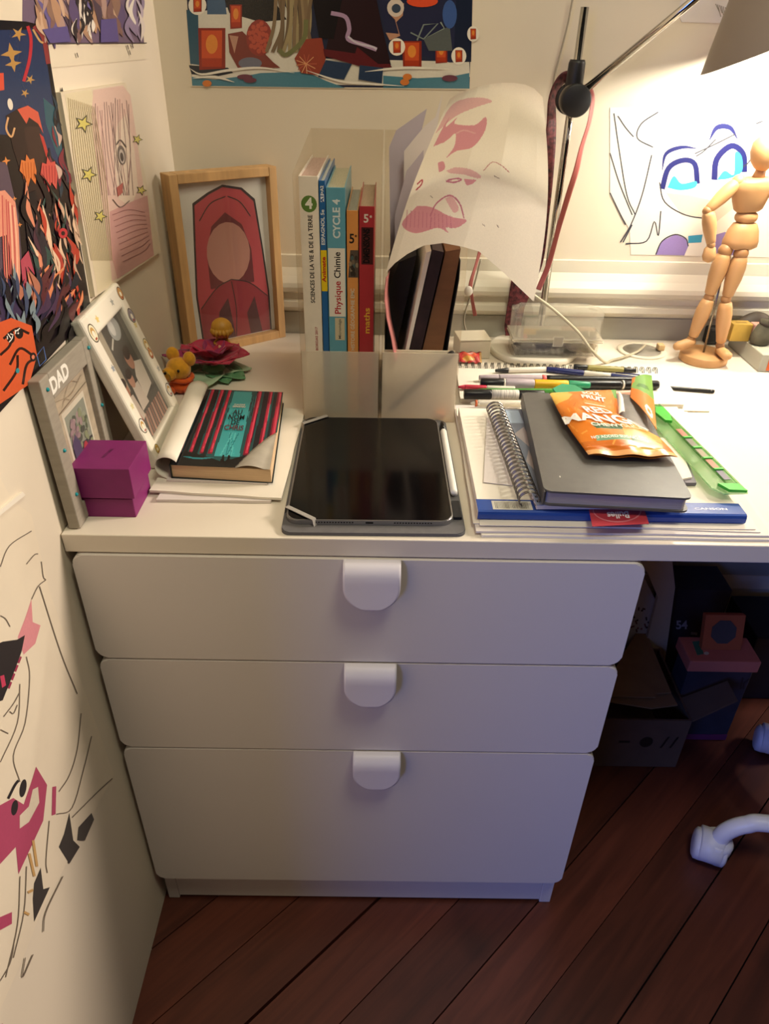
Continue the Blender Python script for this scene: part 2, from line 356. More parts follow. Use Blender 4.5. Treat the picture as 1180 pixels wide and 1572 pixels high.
for k in range(14): a.ell(random.choice(['a08489', 'b79a9c', '8a6f78']), .054+random.uniform(-.009, .009), .087+random.uniform(-.011, .011), .004, .003)
a.poly('4a4163', [(.044, .022), (.041, .075), (.052, .082), (.06, .07), (.06, .022)]).poly('2a2528', [(.06, .022), (.062, .05), (w-.04, .052), (w-.037, .022)]).ell('b2343c', .070, .056, .0062, .009)
a.line('7a6a55', [(.022, .114), (w-.022, .117)], .0008)
for q in ((.03, .128, .1, .121), (.05, .124, .09, .132), (.04, .117, .06, .122)): a.line('8d7c62', [(q[0], q[1]), ((q[0]+q[2])/2, q[3]), (q[2], q[1])], .0006)
a.build('photograph', t, lambda x, y, z: mt @ Vector((x, y, z-.006)))
a = Art()
a.text('f6f3ea', 'DAD', .040, h-.0135, .0150, 2, .045)
a.build('lettering', t, on_plane(mt))
box('glass', (.0195, .0195, -.0045), (w-.0195, h-.0255, -.0035), m_glass, t, 0, 1, mt)
for gx, gy in ((.010, h-.012), (w-.010, h-.012), (.010, h*.53), (w-.010, h*.52), (.010, h*.22)): ball('gem', mt @ Vector((gx, gy, .0004)), .0021, m_teal, t, 10, 6)
prism('stand_flap', [(.02, 0), (.11, 0), (.11, .12), (.02, .12)], -.0145, -.0125, m_mat, t, mt)

# --- white frame with stickers
m_wf = M('white_enamelled_frame', 'e9e2d2', .35, var=.03)
mt, w, h = leaning(.138, .270, .0625, .7085, .006, .886)
mt = mt @ Matrix.Rotation(radians(1.5), 4, 'Z')
t = thing('photo_frame', 'white photo frame with small stickers tilted back beside the purple box', 'photo frame', (.05, .2, ZT))
for lo, hi in (((0, 0, -.014), (.020, h, 0)), ((w-.020, 0, -.014), (w, h, 0)), ((.016, 0, -.014), (w-.016, .026, 0)), ((.016, h-.026, -.014), (w-.016, h, 0))): box('frame_bar', lo, hi, m_wf, t, .004, 3, mt)
a = Art(); X0, X2, Y1_, Y2 = .019, w-.019, .025, h-.025
a.poly('4b463f', [(X0, Y1_), (X2, Y1_), (X2, Y2), (X0, Y2)]).poly('a59a86', [(X0, .08), (X0+.022, .085), (X0+.027, Y2), (X0, Y2)]).poly('6b655a', [(X2-.014, .03), (X2, .03), (X2, Y2), (X2-.012, Y2)])
a.ell('a9a9a5', X0+.06, Y2-.013, .016, .014).ell('d8d6d0', X0+.055, Y2-.010, .007, .010).line('d0cabb', [(X0+.03, Y2-.028), (X0+.045, Y2-.02)], .003)
a.poly('56524a', [(X0, Y1_), (X2, Y1_), (X2, .065), (X0, .058)])
for k in range(9): a.line(['b28a78', '8a6456'][k % 2], [(X0+.018+k*.0085, Y1_+.001), (X0+.027+k*.0075, .052)], .005)
a.poly('d4c8b8', [(X0+.05, .062), (X0+.082, .067), (X0+.086, .098), (X0+.066, .104), (X0+.052, .090)]).ell('b17f67', X0+.057, .110, .0095, .0125, 15).ell('3a2c25', X0+.059, .118, .0102, .0075, 15)
a.poly('cfc0b0', [(X0+.026, .056), (X0+.052, .056), (X0+.050, .085), (X0+.030, .086)]).ell('b98a72', X0+.036, .093, .008, .010).ell('35271f', X0+.037, .100, .009, .006)
a.poly('c9b8a8', [(X0+.001, .046), (X0+.026, .050), (X0+.022, .080), (X0+.004, .082)]).ell('b0785e', X0+.012, .090, .0075, .010).ell('332620', X0+.012, .098, .009, .0062).poly('a94f48', [(X0+.004, .046), (X0+.016, .048), (X0+.013, .062), (X0+.005, .06)])
a.build('photograph', t, lambda x, y, z: mt @ Vector((x, y, z-.008)))
box('backing', (.015, .015, -.0135), (w-.015, h-.015, -.0085), M('brown_hardboard', '4a3a2c', .8), t, 0, 1, mt)
box('glass', (.0165, .022, -.006), (w-.0165, h-.022, -.005), m_glass, t, 0, 1, mt)
a = Art()
for (x, y, r, c1) in ((.012, h-.02, .009, 'efe6c6'), (w-.010, h-.012, .007, 'c8925f'), (w-.010, h-.040, .008, '9b949c'), (w-.010, .108, .007, 'ead9a8'), (w-.010, .096, .006, 'd88f62'), (w-.010, .045, .008, 'dcd8cf'), (.010, .052, .008, 'e8e3d6'), (.014, .018, .0055, 'd6b95e')):
    a = Art(); a.ell('4a3f30', x, y, r, r*1.15).ell(c1, x, y, r*.86, r*1.0).ell('c59a52' if c1 != '9b949c' else '857d88', x, y+r*.1, r*.55, r*.6).ell('f3ecd8', x, y-r*.1, r*.38, r*.4).line('a3402c', [(x-r*.3, y-r*.75), (x+r*.3, y-r*.7)], r*.25); a.build('sticker', t, on_plane(mt))
for (x, y, c1) in ((.036, h-.013, 'e3c87b'), (.013, .124, '9aa0a8'), (.010, .078, 'd9cf9a'), (w-.012, .135, 'e0cf8f'), (.09, h-.012, 'a9a8a0'), (w-.01, .075, 'b9b9b4')): Art().star(c1, x, y, .005, 5, .5, 12).build('star_sticker', t, on_plane(mt))


# --- purple jewellery box
m_pur = M('purple_card', '7d1f63', .55, var=.05, scale=60)
t = thing('gift_box', 'small purple cardboard box with a lid on the desk edge', 'box', (.036, .066, ZT))
box('base', (.0025, .0365, ZT), (.0620, .094, .7275), m_pur, t, .0008)
box('insert', (.005, .039, .7275), (.0595, .0915, .7300), M('dark_purple_card', '3d0e30', .7), t, 0)
ld = box('lid', (.0015, .0335, .7300), (.0655, .0965, .7655), m_pur, t, .0008)
Art().text('4d1240', 'HISTOIRE', 0, 0, .0036, 78, .01).build('lettering', ld, on_plane(frame3((.0335, .066, .7655), (1, 0, 0), (0, 1, 0))))

# --- deep wooden frame standing across the corner
m_oak = M('light_oak', 'c39a68', .55, var=.16, scale=14, stretch=(6, 6, .7), bump=.08)
A0, B0 = Vector((.018, .497, ZT)), Vector((.155, .603, ZT)); w = (B0-A0).length; h = .267; mt = frame3(A0, B0-A0, (0, 0, 1))
t = thing('picture_frame', 'deep light-wood frame with a red picture standing across the corner', 'picture frame', (.09, .55, ZT))
dp = .030
for lo, hi in (((0, 0, -dp), (.013, h, 0)), ((w-.013, 0, -dp), (w, h, 0)), ((.013, 0, -dp), (w-.013, .013, 0)), ((.013, h-.013, -dp), (w-.013, h, 0))): box('frame_bar', lo, hi, m_oak, t, .0008, 1, mt)
box('backing', (.0135, .0135, -.014), (w-.0135, h-.0135, -.012), M('white_card', 'd5cfc4', .8), t, 0, 1, mt)
a = Art(); bl = '2a1a1a'; cx = w*.5
a.poly(bl, [(.026, .0145), (.024, .09), (.030, .160), (.036, .225), (.062, .238), (cx, .2465), (w-.055, .240), (w-.034, .222), (w-.026, .150), (w-.020, .08), (w-.020, .0145)])
a.poly('b8424a', [(.029, .0145), (.027, .09), (.033, .160), (.039, .222), (.064, .235), (cx, .2430), (w-.057, .237), (w-.037, .219), (w-.029, .150), (w-.023, .08), (w-.023, .0145)])
a.poly('6a2028', [(.050, .098), (.050, .150), (.062, .190), (cx, .208), (w-.060, .188), (w-.047, .150), (w-.046, .098)]).ell('b98273', cx, .148, .037, .046)
a.poly('8f2431', [(.029, .0145), (.029, .070), (.060, .098), (cx, .108), (w-.055, .098), (w-.023, .072), (w-.023, .0145)]).poly('4a1a20', [(.056, .0145), (.060, .060), (.078, .080), (.086, .0145)]).poly('4a1a20', [(w-.060, .0145), (w-.064, .050), (w-.048, .075), (w-.038, .0145)])
for q in (((cx, .105), (cx+.004, .06), (cx, .016)), ((.030, .070), (.060, .098), (cx, .108)), ((cx, .108), (w-.055, .098), (w-.024, .072)), ((.044, .200), (.064, .222), (.09, .230)), ((w-.044, .198), (w-.06, .22), (w-.08, .23))): a.line(bl, q, .0016)
a.build('artwork', t, lambda x, y, z: mt @ Vector((x, y, z-.012)))
box('glass', (.0135, .0135, -.008), (w-.0135, h-.0135, -.0065), see_through('picture_glass', 'ffffff', .985, .04, .05), t, 0, 1, mt)

# --- silk flower
m_pet = M('red_silk_petal', 'ad1a3e', .6, var=.22, scale=35, sheen=.3); m_pet2 = M('magenta_silk_petal', '8e1a50', .6, var=.25, scale=35, sheen=.3)
m_leaf = M('pale_green_leaf', 'a3bd9c', .5, var=.2, scale=20); m_leaf2 = M('dark_green_leaf', '5a8a62', .5, var=.25, scale=20)
t = thing('silk_flower', 'red silk water-lily with green leaves lying in front of the wooden frame', 'artificial flower', (.065, .435, ZT))
def petal(name, base, ang, ln, wd, rise, curl, m, cup=.25, th=.0012):
    d = Vector((cos(radians(ang)), sin(radians(ang)), 0)); s = Vector((-d.y, d.x, 0)); base = Vector(base)
    def fn(u, v):
        ww = wd*(sin(pi*min(1, .08+.92*v)**.8))**.75*(1-.02*v); q = 2*u-1
        return base+d*(ln*v)+s*(q*ww/2)+Vector((0, 0, rise*v-curl*v*v+cup*ww*q*q+.0012*sin(9*v+4*q)))
    return grid_mesh(name, fn, 10, 14, m, t, th)
fc = Vector((.066, .432, .722))
for an, ln, wd, c in ((-100, .074, .052, m_leaf), (-25, .056, .050, m_leaf2), (15, .056, .050, m_leaf), (-55, .052, .042, m_leaf2), (100, .05, .045, m_leaf2), (190, .05, .04, m_leaf2)): petal('leaf', fc+Vector((0, 0, -.010)), an, ln, wd, .003, .006, c, .05)
for i, (an, ln, wd, c) in enumerate(((0, .056, .066, m_pet), (-50, .052, .062, m_pet), (50, .052, .060, m_pet), (100, .052, .052, m_pet2), (150, .062, .050, m_pet), (190, .072, .046, m_pet2), (240, .046, .052, m_pet2), (290, .044, .054, m_pet))): petal('petal', fc, an, ln, wd, .024, .008, c, .10)
for i, (an, ln, wd, c) in enumerate(((20, .034, .036, m_pet), (85, .036, .034, m_pet2), (165, .038, .036, m_pet), (220, .036, .034, m_pet), (310, .032, .034, m_pet2))): petal('petal', fc+Vector((0, 0, .007)), an, ln, wd, .026, .008, c, .3)
limb('flower_base', fc+Vector((0, 0, -.0165)), fc+Vector((0, 0, .004)), [(0, .018), (.3, .02), (.7, .014), (1, .008)], m_leaf2, t)

# --- small yellow-haired doll on the flower
m_hair = M('blond_plastic_hair', 'b8862c', .5, var=.2, scale=60); m_skin = M('doll_skin', 'd8a27c', .5); m_dcl = M('doll_clothes', '6a5a3a', .6, var=.3, scale=80)
c = Vector((.0775, .462, .764)); t = thing('toy_figurine', 'tiny yellow-haired figurine sitting on the red silk flower', 'figurine', (c.x, c.y, .741))
ball('head', c, (.0135, .0135, .0135), m_skin, t)
bm = bmesh.new(); bm_ball(bm, c+Vector((0, .001, .003)), (.0160, .0155, .0150))
for k in range(16):
    an = 2*pi*k/16; p0 = c+Vector((cos(an)*.0115, sin(an)*.0115, .002)); bm_tube(bm, [p0, p0+Vector((cos(an)*.0030, sin(an)*.0030, -.004)), p0+Vector((cos(an)*.0022, sin(an)*.0022, -.0085-.002*(k % 3)))], [.0046, .0040, .0006], 6)
from_bm('hair', bm, m_hair, t, True)
limb('body', c+Vector((.002, 0, -.024)), c+Vector((0, 0, -.011)), [(0, .007), (.3, .0092), (1, .005)], m_dcl, t)
for sx in (-1, 1):
    tube('arm', smooth_path([c+Vector((sx*.006, -.002, -.013)), c+Vector((sx*.011, -.006, -.018)), c+Vector((sx*.010+.004, -.012, -.020))], 4), .0024, m_hair, t, 8)
    tube('leg', smooth_path([c+Vector((sx*.004, -.003, -.0225)), c+Vector((sx*.007+.004, -.011, -.021)), c+Vector((sx*.008+.007, -.018, -.0215))], 4), .0027, m_skin, t, 8)

# --- yellow plush bear with a round lens, orange scarf
m_pl = M('yellow_plush', 'd9981f', .9, var=.2, scale=120, bump=.5, sheen=.4); m_or = M('orange_plush', 'd8590f', .8, var=.2, scale=90, bump=.3, sheen=.3); m_brass = M('brass_ring', 'b59a55', .3, .9); m_blk = M('black_plastic', '131112', .4)
t = thing('plush_bear', 'small yellow plush animal with orange clothes beside the silk flower', 'soft toy', (.032, .372, ZT))
c = Vector((.034, .360, .742))
bm = bmesh.new(); bm_ball(bm, c, (.0175, .0165, .0165)); bm_ball(bm, c+Vector((-.010, -.012, -.003)), (.011, .010, .0095)); from_bm('head', bm, m_pl, t, True)
ball('ear', c+Vector((-.007, .006, .019)), (.0095, .0060, .0105), m_pl, t); ball('ear', c+Vector((.0165, .002, .014)), (.0090, .0070, .0105), m_pl, t)
ball('body', (.034, .365, .7165), (.018, .017, .0115), m_or, t)
for sx, dy in ((-.014, -.012), (.014, -.012)): ball('paw', (.034+sx, .365+dy, .7125), (.0085, .010, .0072), m_or, t)
bm = bmesh.new(); mtx = frame3(c+Vector((-.013, -.021, -.003)), (1, -.6, 0), (0, -.2, 1)); pts = [mtx @ Vector((.0085*cos(2*pi*k/24), .0085*sin(2*pi*k/24), 0)) for k in range(25)]; bm_tube(bm, pts, .0008, 6, False); from_bm('lens_ring', bm, m_brass, t, True)
ball('eye', c+Vector((.004, -.0162, .003)), .0020, m_blk, t, 8, 6); ball('nose', c+Vector((-.0135, -.0205, .001)), .0022, m_blk, t, 8, 6)
scf = [(.034+.0165*cos(2*pi*k/20), .364+.0155*sin(2*pi*k/20), .7275+.001*sin(k)) for k in range(21)]
bm = bmesh.new(); bm_tube(bm, scf, .0035, 8, False); from_bm('scarf', bm, m_or, t, True)

# --- papers, rolled-open notebook and paperback
m_pap = M('white_paper', 'e4dccd', .8, var=.02, scale=12); m_pap2 = M('grey_white_paper', 'd6cdc8', .8, var=.03, scale=12)
def sheets(name, pts, z0, z1, m, label, cat, group=None, wob=.0):
    """a thin block of paper with an uneven outline"""
    q = [Vector(p[:2]).to_3d() for p in pts]; out = []
    for i in range(len(q)):
        a_, b_ = q[i], q[(i+1) % len(q)]; n = 6
        for k in range(n):
            p = a_.lerp(b_, k/n); d = (b_-a_).normalized(); p += Vector((-d.y, d.x, 0))*(wob*sin(7.3*i+2.1*k)); out.append((p.x, p.y))
    return tag(prism(name, out, z0, z1, m), label, cat, group)
sheets('paper_sheets', [D(240, 768, .7075), D(416, 770, .7075), (.2055, .285), (.083, .290)], ZT+.0002, .7085, m_pap2, 'folded white sheets at the bottom of the pile under the paperback', 'paper', wob=.0004)
sheets('writing_pad', [D(229, 752, .712), D(432, 764, .712), (.2165, .300), (.078, .303)], .7088, .7116, m_pap, 'lined white writing paper directly under the forest paperback', 'paper', wob=.0006)
nb = thing('exercise_book', 'white exercise book with its cover rolled back beside the paperback', 'notebook', (.08, .2, .7118))
a0, a1 = Vector((.060, .105, .7122)), Vector((.052, .312, .7122))
def roll(u, v):
    p = a0.lerp(a1, v); an = -pi*.62+u*pi*1.45; r = .0125+.003*v; x = -cos(an)*r; z = sin(an)*r
    return (p.x+.018-x*1.05+.004*u, p.y+.003*sin(5*u), p.z+.0148+z+.001*sin(6*v))
def roll2(u, v):
    p = a0.lerp(a1, v); r = .0135+.0022*v; an = radians(-70)-u*radians(250)
    return (p.x+.020+cos(an)*r*1.12, p.y+.004*sin(3*u), p.z+r+sin(an)*r)
grid_mesh('rolled_cover', roll2, 24, 16, m_pap, nb, .0007)
prism('page_block', [(.079, .1), (.193, .097), (.182, .305), (.069, .309)], .7118, .7140, m_pap2, nb)
# paperback: spine to the left
m_pb = M('cream_page_edge', 'c9ab86', .85, var=.08, scale=200, stretch=(.2, .2, 6)); m_pbc = M('paperback_cover_card', '1c2a2c', .45)
t = thing('paperback_book', 'worn paperback with red tree trunks on a teal cover lying on papers', 'book', (.135, .2, .7142))
C4 = [Vector((.0835, .104, 0)), Vector((.1995, .0965, 0)), Vector((.1865, .3105, 0)), Vector((.0705, .3155, 0))]
def bk(u, v, z): return C4[0].lerp(C4[1], u).lerp(C4[3].lerp(C4[2], u), v)+Vector((0, 0, z))
zb, zt_ = .7144, .7315
prism('page_block', [bk(u, v, 0)[:2] for u, v in ((.012, .012), (.985, .004), (.985, .99), (.012, .99))], zb+.0006, zt_-.0006, m_pb, t)
prism('back_cover', [bk(u, v, 0)[:2] for u, v in ((0, 0), (1, 0), (1, 1), (0, 1))], zb, zb+.0005, m_pbc, t)
prism('spine', [bk(u, v, 0)[:2] for u, v in ((0, 0), (.008, 0), (.008, 1), (0, 1))], zb+.0005, zt_, m_pbc, t)
def cov(x, y):   # front cover lifts and bends back at the near right corner
    d = max(0, (x-.62)+(.36-y)*.9); return .9*min(d, .8)**2*.020
a = Art()
a.poly('1f4f50', [(0, 0), (1, 0), (1, 1), (0, 1)])
for k in range(60): a.line(random.choice(['27666a', '1b3f44', '2f7d80', '16282c', '32888a']), [(x := random.uniform(.02, .97), random.uniform(.55, .75)), (x+random.uniform(-.02, .02), random.uniform(.8, 1))], .012, False)
a.poly('3fa3a6', [(.41, .12), (.66, .12), (.64, .98), (.43, .98)])
for k in range(10): a.line(random.choice(['3aa9ad', '277f85', '57bcbc']), [(random.uniform(.45, .62), .13), (random.uniform(.47, .61), .4)], .012, False)
for x, c_ in ((.11, '1a2226'), (.21, '142024'), (.3, '17282c'), (.72, '3a1830'), (.80, '1a2428'), (.92, '17262a'), (.02, '14181c')): a.line(c_, [(x, .05), (x+.01, 1)], .055, False)
for x, wd in ((.05, .050), (.165, .035), (.275, .042), (.365, .042), (.72, .050), (.85, .040), (.955, .055)):
    a.line('7c1c30', [(x-.004, .14), (x+.004, .6), (x+.01, 1)], wd, True); a.line('c2304a', [(x+.002, .16), (x+.01, .6), (x+.014, 1)], wd*.62, True); a.line('e0566a', [(x+.006, .2), (x+.014, .6), (x+.018, .98)], wd*.2, True)
a.poly('12181a', [(0, 0), (1, 0), (1, .10), (.7, .13), (.5, .06), (.3, .12), (.12, .16), (0, .10)]).line('2a7f88', [(.1, .10), (.25, .085), (.42, .10)], .02, True, True)
for x in (.5, .555): a.ell('0a0a0c', x, .115, .014, .02).poly('0a0a0c', [(x-.02, .03), (x+.02, .03), (x+.015, .10), (x-.012, .10)])
NX, NY = 110, 170; col_ = a.raster(NX, NY, '1f4f50')
# the near right corner is folded away: keep only what lies left of the fold
def covfn(u, v):
    p = bk(u, v, 0); lift = cov(u, v)*.35+.0006*sin(5*v)*u; return (p.x, p.y, zt_+lift)
grid_mesh('front_cover', covfn, NX, NY, PRINT_GLOSS, t, colours=col_, keep=lambda u, v: u < (1 if v > .42 else 1-.36*((.42-v)/.42)**.75))
b2 = Art()
for k in range(5): b2.line('5a5148', [(.7+.05*k, .02), (.9, .30)], .004, False)
def foldfn(u, v):
    y = v*.42; x0 = 1-.36*((.42-y)/.42)**.75; p = bk(x0-.006+u*(1-x0)*.96, y, 0); return (p.x, p.y, zt_-.0003+.004*sin(pi*min(1, u*1.2))*(1-v)+.0008*u)
grid_mesh('creased_first_page', foldfn, 12, 20, M('grey_inner_page', 'a8a092', .8, var=.12, scale=50), t)
# --- the text on the photo cover is a flat raster; crisp lettering on top of it
a = Art()
for s_, y, c_ in (('AU', .66, '0c0e10'), ('NOM', .59, '0c0e10'), ('DE', .52, '0c0e10'), ('CHRIS', .45, '5e0f1d')): a.text(c_, s_, .535, y, .064, 0, .015, .86)
a.text('cfc8b6', 'CLAUDINE', .535, .765, .022, 0, .02, .85).text('e0d8c6', 'DESMARTEAU', .535, .737, .022, 0, .02, .75)
a.build('title_lettering', t, lambda x, y, z: Vector((*bk(x, y, 0)[:2], zt_+cov(x, y)*.35+.0015+z)))

# --- tablet in its case, stylus
m_case = M('grey_case_fabric', '5f5d5e', .8, var=.08, scale=150, bump=.1); m_alu = M('brushed_aluminium', 'a8a7a8', .3, .9, var=.03); m_scr = M('black_screen_glass', '070607', .13, var=.1, spec=.5); m_bez = M('black_bezel', '060606', .2)
t = thing('tablet', 'tablet with a black screen lying in an open grey case', 'tablet', (.31, .145, ZT))
mt = frame3((.3125, .1430, ZT), (1, .012, 0), (-.012, 1, 0))
prism('case_cover', rrect(.191, .268, .009), .0002, .0040, m_case, t, mt, .001)
prism('body', rrect(.176, .2465, .014, 8, -.004, .0035), .0042, .0098, m_alu, t, mt, .0008)
prism('screen', rrect(.1725, .243, .0125, 8, -.004, .0035), .0098, .0101, m_scr, t, mt)
m_el = M('grey_elastic', '9a958e', .7, var=.05, scale=200)
for sy in (1, -1):
    p0 = mt @ Vector((-.0925, .0035+sy*.100, .0100)); p1 = mt @ Vector((-.062, .0035+sy*.124, .0100))
    n_ = Vector((0, 0, 1)); d = (p1-p0).normalized(); s_ = d.cross(n_)*.0026
    bm = bmesh.new(); vs = []
    for p, z in ((p0-d*.002, -.0075), (p0, .0012), (p1, .0012), (p1+d*.002, -.0075)): vs.append([bm.verts.new(p+s_*q+Vector((0, 0, z+e))) for q, e in ((-1, 0), (1, 0), (1, .0008), (-1, .0008))])
    for i in range(3):
        for k in range(4): bm.faces.new((vs[i][k], vs[i][(k+1) % 4], vs[i+1][(k+1) % 4], vs[i+1][k]))
    from_bm('corner_strap', bm, m_el, t)
for x0, x1 in ((-.060, -.022), (.022, .060)):
    bm = bmesh.new()
    for k in range(14): x = x0+(x1-x0)*k/13; bm_box(bm, (x-.0008, -.12000, .0066), (x+.0008, -.11965, .0078), 0, 1, mt)
    from_bm('speaker_holes', bm, m_bez, t)
box('charging_port', (-.0085, -.12000, .0062), (-.0005, -.11965, .0080), m_bez, t, 0, 1, mt)
t = thing('stylus', 'white stylus with a dark tip lying along the right edge of the tablet', 'stylus', (.4005, .17, .709))
p0, p1 = mt @ Vector((.0893, .118, .0084)), mt @ Vector((.0893, -.062, .0084)); m_sty = M('white_plastic', 'dcdad2', .35, var=.01)
limb('barrel', p0.lerp(p1, .14), p1, [(0, .0034), (.02, .0042), (.97, .0042), (1, .0036)], m_sty, t); limb('tip', p0, p0.lerp(p1, .14), [(0, .0015), (.15, .0026), (1, .0034)], m_bez, t)
prism('stylus_loop', [(.0850, -.108), (.0935, -.108), (.0935, -.075), (.0850, -.075)], .0042, .0075, M('black_elastic', '141214', .7), bpy.data.objects['tablet'], mt)

# ================================================================== magazine files and what stands in them
m_fs = see_through('clear_file_plastic', 'f4ecde', .93, .2, .04); m_ff = see_through('frosted_file_plastic', 'fff6e4', .58, .3, .04, .4)
FY0, FY1 = .279, .530
def magazine_file(x0, x1, label):
    t = thing('magazine_file', label, 'magazine file', ((x0+x1)/2, .4, ZT), 'clear plastic magazine files')
    side = [(FY0, ZT+.0003), (FY1, ZT+.0003), (FY1, 1.031), (FY0+.004, 1.008), (FY0, 1.003)]; yz = Matrix(((0, 0, 1, 0), (1, 0, 0, 0), (0, 1, 0, 0), (0, 0, 0, 1)))
    for x in (x0, x1-.0016): prism('side_wall', side, x, x+.0016, m_fs, t, yz)
    box('back_wall', (x0+.0016, FY1-.0016, ZT+.0003), (x1-.0016, FY1, 1.031), m_fs, t, 0)
    box('front_lip', (x0+.0016, FY0, ZT+.0003), (x1-.0016, FY0+.0018, .8015), m_ff, t, 0)
    box('bottom', (x0+.0016, FY0+.0018, ZT+.0003), (x1-.0016, FY1-.0016, ZT+.0018), m_fs, t, 0)
magazine_file(.2160, .3172, 'clear plastic magazine file holding the schoolbooks')
magazine_file(.3190, .4190, 'clear plastic magazine file stuffed with drawings and boards')
BY = .299
def zz(x, py): return B(x, py, BY).z
m_pg = M('schoolbook_pages', 'b9a98e', .85, var=.1, scale=250, stretch=(8, .3, .3))
def schoolbook(x0, x1, z1, depth, cover, label, art, top='b9a98e', film=True):
    t = thing('schoolbook', label, 'book', ((x0+x1)/2, BY, .707), 'schoolbooks in the clear file')
    m = M('cover_'+cover, cover, .4, var=.06, scale=40, coat=.3); z0 = .7072; e = .0011
    bm = bmesh.new(); bm_box(bm, (x0, BY, z0), (x1, BY+e, z1), .0004, 1); from_bm('spine', bm, m, t)
    box('front_board', (x1-e, BY+e, z0), (x1, BY+depth, z1), m, t, 0); box('back_board', (x0, BY+e, z0), (x0+e, BY+depth, z1), m, t, 0)
    box('page_block', (x0+e, BY+e+.001, z0+.002), (x1-e, BY+depth-.003, z1-.003), M('pages_'+top, top, .85, var=.12, scale=200, stretch=(8, .3, .3)), t, 0)
    a = Art(); art(a, (x0+x1)/2, x1-x0); a.build('spine_print', t, lambda x, z, h: Vector((x, BY-h, z)), PRINT_GLOSS)
def vt(a, col, txt, x, xp, y0, y1, h, bold=.02, rot=90):
    """text up the spine between photo rows y0 (top) and y1 (bottom)"""
    z1, z0 = zz(xp, y0), zz(xp, y1); v, f = glyphs(txt, bold); wd = max(p[0] for p in v)-min(p[0] for p in v); a.text(col, txt, x, (z0+z1)/2, h, rot, bold, (z1-z0)/(wd*h*1.38))
def art1(a, x, w):
    z = zz(470, 313); a.ell('5f7f3c', x, z, .0092, .0092).text('e8e6d8', '4', x, z, .012, 0, .03)
    vt(a, '2b2723', 'SCIENCES DE LA VIE & DE LA TERRE', x+.001, 476, 330, 465, .0052); vt(a, 'a83a40', 'BORDAS 2017', x+.004, 484, 502, 538, .0032)
def art2(a, x, w):
    vt(a, 'e6e6e0', 'ESPAGNOL 5e', x, 494, 322, 376, .0042); z0, z1 = zz(492, 310), zz(492, 286); a.poly('dfe3e6', [(x-w*.28, z0), (x+w*.28, z0), (x+w*.28, (z0+z1)/2), (x-w*.28, (z0+z1)/2)])
    vt(a, '1e4f8a', 'A1', x, 492, 299, 310, .0034, .03); vt(a, 'e6e6e0', '>A2', x, 492, 285, 298, .0036, .03)
    z0, z1 = zz(497, 447), zz(495, 384); a.poly('e2c424', [(x-w*.5, z0), (x+w*.5, z0), (x+w*.5, z1), (x-w*.5, z1)]); vt(a, 'b5301f', 'Animate', x, 496, 394, 433, .0046, .04)
def art3(a, x, w):
    vt(a, 'cfdbdc', 'CYCLE 4', x+.001, 515, 306, 366, .0085, .03)
    z0, z1 = zz(518, 486), zz(514, 381); a.poly('e2dccf', [(x-w*.46, z0), (x+w*.46, z0), (x+w*.46, z1), (x-w*.46, z1)])
    vt(a, '2a2424', 'Chimie', x+.001, 516, 387, 427, .0078, .02); vt(a, 'b02a33', 'Physique', x+.001, 517, 432, 482, .0078, .02)
    z0, z1 = zz(518, 522), zz(518, 488); a.poly('c6bb9c', [(x-w*.15, z0), (x+w*.4, z0), (x+w*.4, z1), (x-w*.15, z1)]); vt(a, '4a4a4a', 'Microm\u00e9ga', x+w*.12, 518, 490, 520, .0034, .01)
def art4(a, x, w):
    z = zz(540, 367); a.text('2c2724', '5', x-.0008, z, .011, 0, .02, .9).text('2c2724', 'e', x+.004, z+.004, .004, 0, .02)
    z0, z1 = zz(541, 426), zz(541, 384); a.poly('55493f', [(x-w*.4, z0), (x+w*.5, z0), (x+w*.5, z1), (x-w*.2, z1)])
    for k in range(14): a.ell(random.choice(['6f6252', '3b332c', '867762', '4a5a58']), x+random.uniform(-.3, .4)*w, random.uniform(z0+.002, z1-.002), .0018, .003)
    vt(a, 'd9cbb2', 'HISTOIRE G\u00c9OGRAPHIE EMC', x, 543, 443, 538, .0048, .02)
def art5(a, x, w):
    z = zz(563, 336); a.text('d8d2c4', '5', x-.001, z, .0095, 0, .02).text('d8d2c4', 'e', x+.0045, z+.003, .004, 0, .02)
    z0, z1 = zz(565, 406), zz(563, 349); a.poly('45201f', [(x-w*.36, z0), (x+w*.42, z0), (x+w*.42, z1), (x-w*.36, z1)]); vt(a, '1d1312', 'DIMENSIONS', x, 564, 351, 404, .0075, .05)
    vt(a, 'd2a13c', 'maths', x+.001, 566, 473, 512, .0072, .02)
schoolbook(.2205, .2430, 1.0030, .185, 'e2d8c8', 'thick white science schoolbook with a green 4 on its spine', art1, 'b79a8c')
schoolbook(.2438, .2510, .9985, .190, '1d5c96', 'thin blue Spanish schoolbook with a yellow band on its spine', art2, 'c9c6ba')
schoolbook(.2518, .2740, .9915, .180, '5a97ab', 'teal physics and chemistry schoolbook with a white spine panel', art3, 'b3a98c')
schoolbook(.2755, .2890, .9670, .165, 'cd8a48', 'orange history schoolbook between the teal and the red ones', art4, '9d9482')
schoolbook(.2903, .3085, .9720, .175, '9c2c31', 'red maths schoolbook at the right end of the row', art5, 'a08a72')

